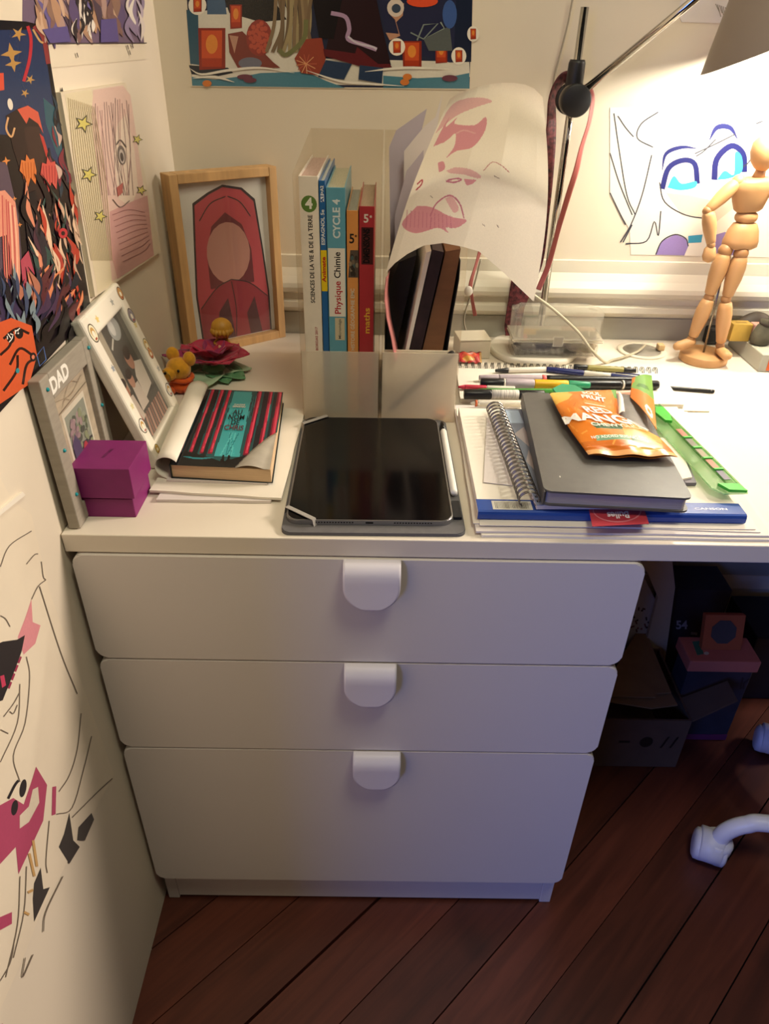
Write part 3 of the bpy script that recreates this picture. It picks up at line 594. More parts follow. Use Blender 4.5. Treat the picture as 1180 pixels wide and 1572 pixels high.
# --- second file: boards, folders, loose drawings
def upright(name, quad, y0, y1, m, label, cat, group=None, bev=.0006):
    """slab whose front edge is the photo quad at depth y0, running back to y1"""
    q = [B(x, y, y0) for x, y in quad]
    for p in q: p.z = max(p.z, .7073); p.x = min(.4168, max(p.x, .3211))
    t = prism(name, [(p.x, p.z) for p in q], 0, y1-y0, m, None, frame3((0, y1, 0), (1, 0, 0), (0, 0, 1)), 0); return tag(t, label, cat, group)
m_bro = M('brown_board', '7a5334', .7, var=.1, scale=30, stretch=(1, 1, 4)); m_dk = M('dark_maroon_cover', '2b1a1c', .55, var=.5, scale=40); m_blkc = M('black_card', '151314', .6); m_lil = M('lilac_grey_paper', 'b3a9b4', .8, var=.04, scale=9)
def zfix(q): return q
upright('art_board', [(626, 640), (662, 640), (707, 382), (684, 386)], .310, .50, m_bro, 'thick brown wooden board leaning inside the right magazine file', 'board')
upright('hardback_book', [(607, 640), (624, 640), (681, 387), (664, 383)], .306, .49, m_dk, 'dark maroon book leaning left of the brown board', 'book')
upright('mounting_card', [(602, 638), (606, 638), (662, 385), (654, 388)], .304, .50, m_pap, 'white card leaning left of the dark maroon book', 'card')
upright('plastic_folder', [(590, 560), (600, 560), (610, 525), (629, 440), (639, 392), (612, 402), (598, 440)], .330, .50, m_blkc, 'black folder slumped behind the white card', 'folder')
t = thing('portfolio_cover', 'thin black cover sheet curving along the right side of the file', 'folder', (.41, .35, .71))
pa = [B(x, y, .312) for x, y in ((677, 640), (684, 560), (694, 490), (706, 430), (713, 400))]
for p in pa: p.z = max(p.z, .7085); p.x = min(p.x, .4148)
def pcf(u, v): k = v*4; i = min(3, int(k)); p = pa[i].lerp(pa[i+1], k-i); return (p.x, p.y+u*.17, p.z)
grid_mesh('sheet', pcf, 4, 24, m_blkc, t, .0016)
for i, (pts, y, lab) in enumerate((([(600, 600), (597, 226), (608, 200), (655, 167), (648, 196), (641, 320), (640, 600)], .485, 'lilac-grey sheet with a torn top edge in the right file'), ([(616, 600), (620, 232), (652, 193), (668, 180), (679, 143), (664, 240), (648, 600)], .470, 'narrow grey sheet sticking up beside the torn one'), ([(604, 600), (606, 330), (624, 262), (650, 230), (646, 600)], .455, 'short grey-white sheet in front of the torn lilac one'))):
    q = [B(x, yy, y) for x, yy in pts]
    tag(prism('loose_sheet', [(p.x, max(p.z, .7075)) for p in q], 0, .0006, [m_lil, m_pap2, m_lil][i], None, frame3((0, y, 0), (1, 0, 0), (0, 0, 1))), lab, 'paper')
# dark felt pen dropped into the file, seen through the frosted lip
t = thing('felt_pen', 'dark felt pen standing slantwise behind the frosted file front', 'pen', (.37, .29, .71))
m_pen = M('dark_grey_plastic', '3a3d40', .4)
limb('barrel', B(598, 628, .2905), B(672, 562, .2905), [(0, .003), (.03, .0045), (1, .0045)], m_pen, t); limb('cap', B(672, 562, .2905), B(697, 541, .2905), [(0, .005), (.9, .005), (1, .003)], m_blkc, t)
tag(box('backing_sheet', (.3225, .2990, .7073), (.4150, .3002, .7980), M('cream_sheet', 'efe4cc', .8), None, 0), 'added cream backing sheet behind the frosted front of the right file', 'paper')  # added pale backing, lightens what shows through the frosted lip behind the pen
tag(box('eraser', (.392, .2835, .7072), (.406, .2965, .7165), M('orange_rubber', 'd98a55', .7), None, .002), 'small orange eraser at the bottom of the right file', 'eraser')
# --- curled drawing hanging out of the file
bot = [(592, 419, .2765), (606, 404, .2755), (625, 390, .273), (650, 377, .270), (680, 373, .266), (711, 379, .262), (735, 386, .257), (770, 416, .250), (800, 445, .243), (819, 463, .238)]
top = [(690, 152, .385), (702, 144, .392), (716, 138, .40), (734, 133, .405), (752, 129, .405), (770, 127, .40), (788, 127, .39), (806, 130, .378), (820, 136, .365), (833, 150, .350)]
def ci(c_, u): k = u*(len(c_)-1); i = min(int(k), len(c_)-2); t_ = k-i; return [c_[i][j]*(1-t_)+c_[i+1][j]*t_ for j in range(3)]
def cpx(u, v):
    b_, t_ = ci(bot, u), ci(top, u); bow = sin(pi*v)*(u-.35)*22; return b_[0]*(1-v)+t_[0]*v+bow, b_[1]*(1-v)+t_[1]*v, b_, t_
def cfn(u, v):
    x, y, b_, t_ = cpx(u, v); s = max(0, (v-.42)/.58); s = s*s*(3-2*s); return B(x, y, b_[2]+(t_[2]-b_[2])*s)
a = Art(); pk, pk2, pk3 = 'd4929a', 'c2788a', 'deb0ae'
a.blob(pk3, [(668, 205), (700, 178), (735, 163), (755, 156), (740, 150), (712, 152), (690, 165)])
a.blob(pk, [(665, 225), (680, 195), (690, 180), (684, 195), (702, 180), (698, 190), (728, 192), (744, 180), (747, 188), (742, 205), (725, 226), (700, 232), (685, 242), (697, 225), (699, 205), (690, 212), (682, 218), (672, 222)])
a.line(pk3, [(700, 205), (712, 200), (730, 205)], 1.5).blob(pk, [(672, 250), (680, 248), (683, 258), (674, 264)])
a.blob(pk3, [(684, 262), (700, 257), (722, 260), (738, 270), (733, 274), (712, 268), (692, 266)]).line(pk2, [(684, 278), (696, 280), (708, 276), (700, 274), (686, 277)], 2.5).blob(pk, [(712, 275), (730, 276), (725, 282), (716, 284)])
a.blob(pk, [(640, 316), (662, 318), (690, 332), (716, 338), (700, 350), (684, 349), (688, 358), (672, 350), (640, 358), (622, 352), (618, 340)])
a.line(pk2, [(660, 332), (670, 312), (690, 300), (705, 312), (712, 335)], 2.2).line(pk2, [(662, 334), (660, 352)], 1.5, False).blob(pk3, [(683, 305), (694, 302), (704, 320), (696, 326)])
for k in range(12): a.line(pk2, [(625+6*k, 322+k*.8), (623+6.3*k, 350)], 1.0, False)
a.line('c08a84', [(742, 262), (755, 249), (768, 253), (782, 265)], 1.4).line('b04a55', [(640, 283), (648, 276), (646, 284), (638, 292)], 2)
for q in (((740, 344), (744, 347)), ((762, 345), (765, 349)), ((758, 270), (766, 274)), ((660, 300), (664, 304))): a.line('8d7d70', q, 1.2, False)
NX, NY = 220, 240; UV = np.array([[cpx((i+.5)/NX, (j+.5)/NY)[:2] for i in range(NX)] for j in range(NY)])
t = thing('curled_drawing', 'large curled sheet with a pink marker drawing hanging out of the file', 'drawing', (.41, .28, .9))
grid_mesh('sheet', cfn, NX, NY, thin_paper('thin_drawing_paper'), t, 0, colours=a.raster(NX, NY, 'ece3d0', (UV[..., 0], UV[..., 1])))
t = thing('pink_paper', 'crumpled pink paper strip squeezed at the left of the right file', 'paper', (.33, .30, .75))
pp = [B(x, y, .2865) for x, y in ((592, 425), (589, 455), (593, 490), (600, 520), (606, 556))]
def ppf(u, v): k = v*4; i = min(3, int(k)); p = pp[i].lerp(pp[i+1], k-i); return (max(.3215, p.x)+u*.0045, p.y+.03*u*u, p.z+.004*sin(7*v)*u)
grid_mesh('sheet', ppf, 8, 24, M('pink_crepe', 'c07a7a', .7, var=.2, scale=60), t, .0006)

# ================================================================== lamp
m_chr = M('chromed_steel', 'b9b5ae', .12, 1., var=.02); m_lblk = M('black_joint_plastic', '1d1b1c', .45); m_shade = M('grey_lacquered_shade', '8a7d6c', .45, var=.02, scale=4); m_shin = M('white_shade_inside', 'f2efe8', .6); m_lb = M('lamp_base_white', 'd8d0bf', .4)
PX, PY = .583, .574; t = thing('desk_lamp', 'chrome desk lamp with a black joint and a grey cone shade', 'lamp', (.57, .55, ZT))
limb('base', (.570, .5505, ZT+.0003), (.570, .5505, ZT+.011), [(0, .070), (.1, .0715), (.7, .0715), (.95, .070), (1, .068)], m_lb, t, 56)
limb('base_collar', (PX, PY, ZT+.011), (PX, PY, ZT+.017), [(0, .010), (.7, .010), (1, .008)], m_chr, t, 20)
tube('pole', [(PX, PY, ZT+.017), (PX, PY, 1.1775)], .0055, m_chr, t, 16)
J = Vector((PX, PY-.014, 1.070))
limb('joint_knob', J+Vector((0, -.016, 0)), J+Vector((0, -.001, 0)), [(0, .019), (.06, .0205), (.9, .0205), (1, .019)], m_lblk, t, 32)
limb('joint_ring', J+Vector((0, -.001, 0)), J+Vector((.0, .010, 0)), [(0, .0200), (1, .0200)], M('satin_metal', '9c968b', .35, .8), t, 32)
limb('joint_knob', J+Vector((.0, .022, 0)), J+Vector((.0, .032, 0)), [(0, .019), (.1, .0205), (.9, .0205), (1, .019)], m_lblk, t, 32)
limb('clamp', (PX, PY, 1.075), (PX, PY, 1.118), [(0, .012), (.1, .0125), (.9, .0115), (1, .010)], m_lblk, t, 20)
SR, SL = .1365, .141; Rc = Vector((.848, .460, 1.159)); ax = Vector((.41, -.142, -1)).normalized(); apex = Rc-ax*SL
arm0 = J+Vector((.006, .004, .006)); arm1 = apex+Vector((.028, -.004, .004))
tube('arm', [arm0, arm1], .0052, m_chr, t, 16)
bm = bmesh.new()
def shade_ring(r, d, seg=64):
    x = ax.orthogonal().normalized(); y = ax.cross(x); return [bm.verts.new(apex+ax*d+(x*cos(2*pi*k/seg)+y*sin(2*pi*k/seg))*r) for k in range(seg)]
pr = [(.030, 0), (.036, .004), (SR*.66, SL*.5), (SR-.0005, SL-.001), (SR, SL), (SR-.0018, SL), (SR*.66-.0018, SL*.5), (.034, .006), (.001, .006)]
rg = [shade_ring(*p) for p in pr]
for i in range(len(rg)-1):
    for k in range(64): bm.faces.new((rg[i][k], rg[i][(k+1) % 64], rg[i+1][(k+1) % 64], rg[i+1][k]))
bm.faces.new(rg[0][::-1]); bmesh.ops.recalc_face_normals(bm, faces=bm.faces)
sh = from_bm('lamp_shade', bm, m_shade, t, True); sh.data.materials.append(m_shin)
for p in sh.data.polygons:
    if p.index >= 5*64: p.material_index = 1
limb('shade_socket', apex-ax*.026, apex+ax*.004, [(0, .022), (.1, .026), (.8, .028), (1, .030)], m_lblk, t, 24)
bp = Rc-ax*.030; m_bulb = bpy.data.materials.new('glowing_bulb'); m_bulb.use_nodes = True; pb = m_bulb.node_tree.nodes['Principled BSDF']; pb.inputs['Emission Color'].default_value = (1, .80, .55, 1); pb.inputs['Emission Strength'].default_value = 8; pb.inputs['Base Color'].default_value = (.9, .88, .8, 1)
nzb = m_bulb.node_tree.nodes.new('ShaderNodeTexNoise'); nzb.inputs['Scale'].default_value = 3
limb('bulb', apex+ax*.006, bp, [(0, .012), (.35, .013), (.6, .024), (.75, .029), (.9, .023), (.97, .013), (1, .001)], m_bulb, t, 24)
ll = bpy.data.lights.new('lamp_bulb_light', 'POINT'); ll.energy = LAMP_POWER; ll.color = (1, .94, .80); ll.shadow_soft_size = .024; lo = bpy.data.objects.new('lamp_bulb_light', ll); COL.objects.link(lo); lo.location = Rc+ax*.026
# --- things hung on the lamp
m_rib = M('pink_satin_ribbon', 'a65550', .45, var=.08, scale=60, sheen=.3)
def ribbon(name, pts, w, m, label, cat, face=(0, -1, 0), th=.0006, colours=None):
    P = smooth_path(pts, 10); t_ = thing(name, label, cat, P[-1])
    def fn(u, v):
        k = v*(len(P)-1); i = min(int(k), len(P)-2); p = P[i].lerp(P[i+1], k-i); d = (P[i+1]-P[i]).normalized(); tw = sin(6*v)*.7; s = d.cross(Vector(face)).normalized(); n_ = s.cross(d)
        return p+(s*cos(tw)+n_*sin(tw))*((u-.5)*w)
    grid_mesh('ribbon_band', fn, 4, len(P)*2, m, t_, th, colours=colours); return t_
ribbon('ribbon', [B(900, 128, .574), B(909, 150, .568), B(905, 185, .560), B(893, 225, .558), B(884, 262, .558), B(872, 300, .562), B(857, 350, .566), B(842, 405, .566), B(826, 445, .566)], .0085, m_rib, 'pink satin ribbon hanging from the lamp joint in front of the wall', 'ribbon')
m_lan = M('patterned_lanyard', '5a2a2c', .6, var=.9, scale=170)
ribbon('lanyard', [B(882, 118, .592), B(862, 122, .596), B(848, 150, .597), B(846, 195, .598), B(842, 250, .600), B(836, 320, .602), B(826, 400, .603), B(806, 440, .604)], .017, m_lan, 'dark red patterned lanyard looped over the lamp joint', 'lanyard')
tag(prism('patterned_panel', [(p.x, p.z) for p in (B(790, 396, .601), B(826, 425, .601), B(805, 470, .601), B(795, 520, .601), B(776, 518, .601), B(774, 500, .601))], 0, .004, M('red_black_print_cloth', '5f2a2e', .7, var=.95, scale=150), None, frame3((0, .603, 0), (1, 0, 0), (0, 0, 1))), 'dark red patterned case standing behind the clear plastic box', 'case')
def cable(name, pts, r, m, label, cat='cable'): return tag(tube(name, smooth_path(pts, 10), r, m, None, 8), label, cat)
m_cab = M('white_cable', 'b3a98f', .5); m_cabg = M('grey_cord', '9a917f', .5)
cable('power_cord', [B(882, -20, .61), B(873, 30, .612), B(862, 75, .613), B(851, 118, .613), B(845, 160, .614)], .0016, m_cabg, 'thin pale cord hanging down the wall behind the lamp joint')
cable('lamp_cable', [B(812, 448, .476), B(850, 476, .478), B(885, 508, .479), B(908, 538, .480), D(928, 556, .7082), D(940, 553, .7082), D(958, 548, .7082), D(978, 540, .7092), D(990, 530, .7165)], .0023, m_cab, 'white cable running down from the lamp to the desk grommet', 'cable')
cable('headphone_cord', [B(738, 398, .59), B(727, 440, .592), B(712, 490, .594), D(722, 520, .7072), D(735, 528, .7072)], .0014, m_cabg, 'thin grey cord hanging beside the right magazine file')
t = ribbon('hair_ribbon', [B(739, 378, .575), B(731, 405, .577), B(722, 438, .58), B(724, 458, .58), B(729, 485, .58)], .0065, m_rib, 'pink ribbon with a white charm hanging beside the magazine file', 'ribbon')
pc = B(719, 447, .575); ball('charm', pc, (.007, .004, .0085), M('white_charm', 'd9cfc4', .3), t)

# ================================================================== back of the desk
m_clear = see_through('clear_box_plastic', 'f8f6f0', .93, .06, .09); m_clr2 = see_through('clear_box_bands', 'f6f0e2', .66, .08, .14)
t = thing('plastic_box', 'clear plastic storage box with a hinged lid on the lamp base', 'plastic box', (.6, .535, .7165))
def shell(name, lo, hi, r, m, parent, th=.0012, openz=None):
    lo, hi = Vector(lo), Vector(hi); c = (lo+hi)/2; bm = bmesh.new(); bm_prism(bm, rrect(hi.x-lo.x, hi.y-lo.y, r, 5, c.x, c.y), lo.z, hi.z, None, r*.5)
    if openz is not None:
        fs = [f for f in bm.faces if (f.normal.z*openz > .9 if f.normal.length else False)]
        bm.normal_update(); fs = [f for f in bm.faces if f.normal.z*openz > .9]; bmesh.ops.delete(bm, geom=fs, context='FACES')
    o = from_bm(name, bm, m, parent, False); md = o.modifiers.new('thickness', 'SOLIDIFY'); md.thickness = th; return o
bx0, bx1, by0, by1 = .5275, .6650, .497, .557
shell('body', (bx0, by0, .7166), (bx1, by1, .741), .012, m_clear, t, openz=-1)
shell('lid', (bx0-.001, by0-.001, .744), (bx1+.001, by1+.001, .786), .014, m_clear, t, openz=-2)
for z in (.7415, .7455): box('rim_band', (bx0-.0025, by0-.0025, z), (bx1+.0025, by1+.0025, z+.0022), m_clr2, t, .0008)
box('latch', ((bx0+bx1)/2-.008, by0-.0040, .736), ((bx0+bx1)/2+.008, by0-.0027, .752), m_clr2, t, .001)
box('liner', (bx0+.006, by0+.006, .7175), (bx1-.006, by1-.006, .7185), see_through('grey_film', 'c9c4ba', .75), t, 0)
m_bag = see_through('small_parts_bag', '8d8a88', .35, .3, .1)
for nm, x0, x1, lab, c_ in (('parts_bag', .535, .600, 'crumpled grey bag of small parts inside the left of the clear box', '77777a'), ('bead_bag', .615, .668, 'pale bag of beads inside the right of the clear box', 'c9b9a0')):
    rx = (x1-x0)/2
    def fn(u, v, x0=x0, x1=x1): an = 2*pi*u; r = sin(pi*v)**.6; return ((x0+x1)/2+(x1-x0)/2*cos(an)*r*(1+.1*sin(5*an)), .528+.022*sin(an)*r*(1+.08*sin(7*an+v*9)), .7255-.0062*cos(pi*v)*(1+.3*sin(4*an)))
    tag(grid_mesh(nm, fn, 26, 12, M('bag_'+c_, c_, .35, var=.4, scale=60)), lab, 'bag')
# white box on edge of the file, red packet
t = thing('paper_carton', 'small white carton standing between the file and the lamp base', 'box', (.468, .535, ZT)); m_wb = M('white_carton', 'd2c7b2', .7, var=.02)
wm = Matrix.Translation((.4675, .5300, ZT)) @ Matrix.Rotation(radians(7), 4, 'Z')
box('carton', (-.0255, -.016, .0003), (.0255, .030, .030), m_wb, t, .0008, 1, wm); box('lid_flap', (-.0258, -.0165, .0302), (.0258, .0302, .0325), m_wb, t, .0006, 1, wm)
t = thing('sweet_packet', 'small red shiny packet in front of the white carton', 'packet', (.462, .4975, ZT))
def pk_(u, v): q = (2*u-1); r = (2*v-1); return (.4600+.0195*q, .5000+.0085*r, .7075+.012*(v)+.0035*(1-q*q)*(1-r*r)-.001*sin(9*q+3*r))
a = Art(); a.poly('c93a3a', [(0, 0), (1, 0), (1, 1), (0, 1)]).poly('8a2a20', [(0, 0), (.1, 0), (.1, 1), (0, 1)]).poly('b98a4a', [(.9, 0), (1, 0), (1, 1), (.9, 1)]).ell('e86a4a', .5, .6, .3, .28).ell('e0a24a', .45, .28, .25, .18).ell('f0b9b0', .55, .75, .12, .1).poly('6a2a22', [(0, .88), (1, .88), (1, 1), (0, 1)])
grid_mesh('wrapper', pk_, 24, 20, PRINT_GLOSS, t, .0006, colours=a.raster(24, 20, 'c93a3a'))
# grommet
t = thing('cable_grommet', 'round white cable grommet set in the desk near the wall', 'grommet', (.757, .565, ZT))
def ring(name, c, r0, r1, z0, z1, m, parent, seg=48):
    bm = bmesh.new(); pr = [(r0, z0), (r1, z0), (r1, z1-.0006), (r1-.0008, z1), (r0+.0008, z1), (r0, z1-.0006)]; rg = [[bm.verts.new((c[0]+r*cos(2*pi*k/seg), c[1]+r*sin(2*pi*k/seg), z)) for k in range(seg)] for r, z in pr]
    for i in range(6):
        for k in range(seg): bm.faces.new((rg[i][k], rg[i][(k+1) % seg], rg[(i+1) % 6][(k+1) % seg], rg[(i+1) % 6][k]))
    return from_bm(name, bm, m, parent, True)
m_gro = M('grommet_plastic', 'd9d0bb', .4)
ring('outer_ring', (.757, .566), .031, .0400, ZT+.0002, ZT+.0026, m_gro, t); limb('cover_disc', (.757, .566, ZT+.0002), (.757, .566, ZT+.0012), [(0, .0308), (1, .0308)], M('grey_grommet_disc', '8d877b', .5), t, 40)
tag(box('cable_clip', (.783, .5605, ZT+.0028), (.7935, .575, ZT+.0125), M('beige_clip', 'c9a877', .5), None, .0015), 'beige plastic clip at the end of the white cable', 'clip')

# --- wooden artist's mannequin
m_wood = M('pale_beech', 'bb8d5c', .5, var=.1, scale=22, stretch=(1, 1, .25)); m_jnt = M('beech_joint', '9c7046', .5, var=.1, scale=30); m_rod = M('steel_rod', '9d9689', .25, .9)
bc = D(1081, 541, ZT+.0135); t = thing('artist_mannequin', 'jointed wooden artist mannequin standing on a round base', 'mannequin', (bc.x, bc.y, ZT))
limb('base', (bc.x, bc.y, ZT+.0002), (bc.x, bc.y, ZT+.0135), [(0, .0365), (.08, .0375), (.92, .0375), (1, .0365)], m_wood, t, 48)
my = bc.y
def q(px, py, dy=0.): return B(px, py, my+dy)
tube('support_rod', [(q(1082, 532).x, my, ZT+.0135), q(1116, 392, .006)], .0017, m_rod, t, 10)
def egg(name, a_, b_, r, squash=None, prof=EGG): return limb(name, a_, b_, [(k, w_*r) for k, w_ in prof], m_wood, t, 20, squash)
TH = [(0, .55), (.03, .8), (.12, .95), (.3, 1.05), (.55, 1), (.85, .75), (.97, .68), (1, .5)]
fwd = (1, 0, 0)
pel_t, pel_b = q(1144, 341), q(1133, 381)
limb('pelvis', pel_t, pel_b, [(0, .0130), (.05, .0175), (.3, .0225), (.7, .0262), (.9, .0262), (1, .020)], m_wood, t, 24, (fwd, .72))
egg('waist', q(1148, 322), q(1142, 344), .0165, (fwd, .8))
limb('chest', q(1157, 272), q(1147, 325), [(0, .012), (.03, .0250), (.12, .0300), (.35, .0292), (.7, .0242), (.92, .0205), (.985, .0165), (1, .008)], m_wood, t, 24, (fwd, .66))
limb('neck', q(1169, 258), q(1163, 274), [(0, .0065), (.5, .0075), (1, .009)], m_jnt, t)
limb('head', q(1176, 206), q(1169, 262), [(0, .002), (.06, .009), (.2, .0155), (.45, .0180), (.7, .0165), (.88, .0115), (1, .006)], m_wood, t, 22, (fwd, 1.12))
ball('shoulder_joint', q(1133, 279, -.002), .0098, m_wood, t); egg('upper_arm', q(1131, 280, -.003), q(1086, 323, -.010), .0098, None, TH); ball('elbow_joint', q(1085, 324, -.011), .0068, m_jnt, t)
egg('forearm', q(1087, 325, -.011), q(1091, 374, -.016), .0097, None, TH); ball('wrist_joint', q(1091, 376, -.017), .0062, m_jnt, t)
limb('hand', q(1090, 376, -.017), q(1087, 403, -.019), [(0, .004), (.2, .0085), (.6, .0105), (.85, .0088), (1, .002)], m_wood, t, 18, (fwd, .6))
ball('shoulder_joint', q(1183, 283, -.002), .0098, m_wood, t); egg('upper_arm', q(1185, 284, -.003), q(1207, 338, -.008), .0098, None, TH); ball('elbow_joint', q(1208, 340, -.01), .0068, m_jnt, t)
egg('forearm', q(1208, 342, -.01), q(1203, 392, -.02), .0105, None, TH); ball('wrist_joint', q(1203, 394, -.02), .0062, m_jnt, t); limb('hand', q(1203, 395, -.02), q(1200, 420, -.022), [(0, .004), (.2, .0085), (.6, .0105), (.85, .0088), (1, .002)], m_wood, t, 18, (fwd, .6))
for hip, k0, k1, kn, s0, s1, an, toe in (((1113, 385), (1112, 388), (1089, 452), (1088, 456), (1087, 459), (1063, 517), (1060, 521), (1036, 532)), ((1137, 389), (1137, 392), (1116, 455), (1114, 459), (1114, 463), (1106, 526), (1105, 530), (1107, 548))):
    dy = -.004 if hip[0] < 1120 else -.010
    ball('hip_joint', q(*hip, dy), .0108, m_jnt, t); limb('thigh', q(*k0, dy), q(*k1, dy), [(kk, r*.0122) for kk, r in TH], m_wood, t, 20); ball('knee_joint', q(*kn, dy), .0078, m_jnt, t)
    limb('shin', q(*s0, dy), q(*s1, dy), [(kk, r*.0110) for kk, r in TH], m_wood, t, 20); ball('ankle_joint', q(*an, dy), .0068, m_jnt, t)
    if hip[0] < 1120: limb('foot', q(1066, 524, dy), q(1034, 533, dy-.006), [(0, .004), (.15, .0075), (.4, .0080), (.75, .0072), (.95, .0055), (1, .003)], m_wood, t, 18)
    else: p_ = q(1106, 533, dy); limb('foot', (p_.x, p_.y+.006, ZT+.0215), (p_.x+.001, p_.y-.032, ZT+.0215), [(0, .004), (.1, .008), (.5, .0086), (.85, .0086), (.96, .006), (1, .002)], m_wood, t, 18, (fwd, .85))

# --- organiser tray at the right edge of the picture
m_tray = M('grey_tray', 'a8a796', .6, var=.04, scale=20); m_olab = M('orange_label', 'd4622c', .5)
t = thing('desk_organiser', 'flat grey-green box with an orange label at the right of the mannequin', 'box', (1.0, .54, ZT))
box('box_body', (.917, .482, ZT+.0003), (1.11, .603, ZT+.0285), m_tray, t, .0015); box('front_label', (.929, .4808, ZT+.003), (1.06, .4818, ZT+.0235), m_olab, t, 0)
t = thing('matchbox', 'small gold cardboard box standing on the grey-green box', 'box', (.94, .545, ZT+.029)); m_gold = M('gold_card', 'c5a24c', .35, .5, var=.1, scale=50)
p_ = D(1134, 523, ZT+.0288); box('carton', (p_.x-.018, p_.y-.004, ZT+.0288), (p_.x+.014, p_.y+.018, ZT+.057), m_gold, t, .001); box('opening', (p_.x-.010, p_.y+.003, ZT+.057), (p_.x+.007, p_.y+.010, ZT+.0573), M('dark_gold', '8a6d2c', .5), t, 0)
tag(box('nail_polish_box', (p_.x+.0175, p_.y-.002, ZT+.0288), (p_.x+.034, p_.y+.016, ZT+.056), M('dusty_pink_card', 'b98a7c', .5), None, .0015), 'dusty pink small box beside the gold one', 'box')
t = thing('cloth_pouch', 'dark olive drawstring pouch standing on the grey-green box', 'pouch', (.965, .52, ZT+.029)); m_pou = M('dark_olive_cloth', '55503f', .85, var=.25, scale=60, bump=.4)
pc = D(1164, 528, ZT+.029); limb('pouch_body', (pc.x, pc.y, ZT+.0288), (pc.x+.004, pc.y, ZT+.068), [(0, .013), (.1, .0165), (.4, .0170), (.75, .0135), (.85, .010), (1, .0125)], m_pou, t, 22, (fwd, .8)); limb('pouch_tie', (pc.x+.003, pc.y, ZT+.0605), (pc.x+.0035, pc.y, ZT+.063), [(0, .0115), (.5, .0122), (1, .0115)], M('brown_cord', '3a2f26', .8), t, 18)
pd = D(1150, 505, ZT+.029); t = thing('rolled_cap', 'dark brown rounded purse lying behind the gold box', 'purse', (pd.x, pd.y+.02, ZT+.029))
def capf(u, v): an = pi*u; r = sin(pi*(.04+.92*v))**.5; return (pd.x-.004+.040*(2*v-1), .583+.020*cos(an)*r, ZT+.0288+.036*sin(an)*r*(1-.25*(2*v-1)**2)+.0003)
grid_mesh('purse_body', capf, 16, 20, M('dark_brown_leather', '4a4036', .5, var=.2, scale=40), t, .0012)
tag(limb('cream_jar', (1.008, .575, ZT+.0288), (1.008, .575, ZT+.083), [(0, .017), (.05, .019), (.6, .019), (.66, .015), (.7, .0195), (.97, .0195), (1, .018)], M('white_jar', 'e6e0d2', .35), None, 28), 'white plastic bottle at the right picture edge behind the pouch', 'bottle')
tag(box('black_case', (.878, .600, ZT+.0003), (.908, .6215, ZT+.030), M('black_case_cloth', '22201e', .7), None, .004), 'small black case against the wall behind the mannequin', 'case')

# ================================================================== paper stack and notebooks
pile = 'sheets and pads piled on the right'
sheets('sketch_paper', [(.4255, .010), (.735, .011), (.748, .322), (.4240, .322)], ZT+.0002, .7080, m_pap, 'bottom white sketch paper of the pile at the desk edge', 'paper', pile, wob=.0005)
sheets('sketch_paper', [(.4200, .0135), (.728, .014), (.742, .325), (.4215, .324)], .7083, .7105, m_pap2, 'greyish sketch paper second from the bottom of the pile', 'paper', pile, wob=.0006)
sheets('sketch_paper', [D(726, 803, .7118), (.718, .0185), (.735, .329), D(700, 627, .7118)], .7108, .7118, m_pap, 'white sheet of the pile reaching furthest left towards the stylus', 'paper', pile, wob=.0005)
sheets('sketch_paper', [D(736, 806, .7130), (.714, .022), (.728, .321), D(722, 630, .7130)], .7120, .7130, m_pap, 'top white sheet of the pile under the blue drawing pad', 'paper', pile, wob=.0004)
PZ0, PZ = .7132, .7240; py0 = D(740, 785, PZ).y; px0, px1 = D(734, 785, PZ).x, D(1150, 795, PZ).x
t = thing('drawing_pad', 'white drawing pad with a blue glued binding along the front', 'drawing pad', (.57, .15, PZ0)); m_blue = M('blue_binding', '2a4a94', .35, var=.03); 
box('page_block', (px0+.001, py0+.002, PZ0+.0002), (px1-.003, .287, PZ-.0006), m_pap, t, .0006)
pr = [(py0+.024, PZ-.0005), (py0+.024, PZ+.0001), (py0+.003, PZ+.0001), (py0+.0008, PZ-.001), (py0, PZ-.004), (py0, PZ0+.002), (py0+.0014, PZ0+.0001), (py0+.0020, PZ0+.0001), (py0+.0020, PZ-.0005)]
bm = bmesh.new(); bm_prism(bm, pr, px0, px1, Matrix(((0, 0, 1, 0), (1, 0, 0, 0), (0, 1, 0, 0), (0, 0, 0, 1)))); bmesh.ops.recalc_face_normals(bm, faces=bm.faces); from_bm('binding', bm, m_blue, t)
a = Art(); bx = px0+.016
a.poly('cfcbbd', [(bx, py0+.004), (bx+.042, py0+.004), (bx+.042, py0+.021), (bx, py0+.021)])
for k in range(24): a.poly('5a5750', [(bx+.003+k*.0015, py0+.006), (bx+.003+k*.0015+random.uniform(.0003, .001), py0+.006), (bx+.003+k*.0015+.0005, py0+.019), (bx+.003+k*.0015, py0+.019)])
a.build('barcode_sticker', t, lambda x, y, h: Vector((x, y, PZ+.0001+h))); a = Art(); a.text('dfe2ee', 'CANSON', D(1090, 780, PZ).x, py0+.012, .0038, 0, .03, 1.6); a.build('binding_print', t, lambda x, y, h: Vector((x, y, PZ+.0001+h)))
q4 = [D(747, 642, PZ), D(795, 640, PZ), D(803, 748, PZ), D(742, 741, PZ)]; tag(prism('note_sheet', [p[:2] for p in q4], PZ+.0003, PZ+.0007, m_pap2), 'small white note sheet on the drawing pad under the spiral rings', 'paper')
tz = PZ+.0012; q4 = [D(903, 778, tz), D(988, 780, tz), D(996, 804, tz), D(909, 808, tz)]
t = thing('red_flyer', 'red flyer with upside-down lettering sticking out over the blue binding', 'flyer', (.56, .03, tz)); prism('card', [p[:2] for p in q4], tz-.0004, tz, M('red_card', 'b03a44', .5), t)
fo, fu, fv = q4[3], q4[2]-q4[3], q4[0]-q4[3]
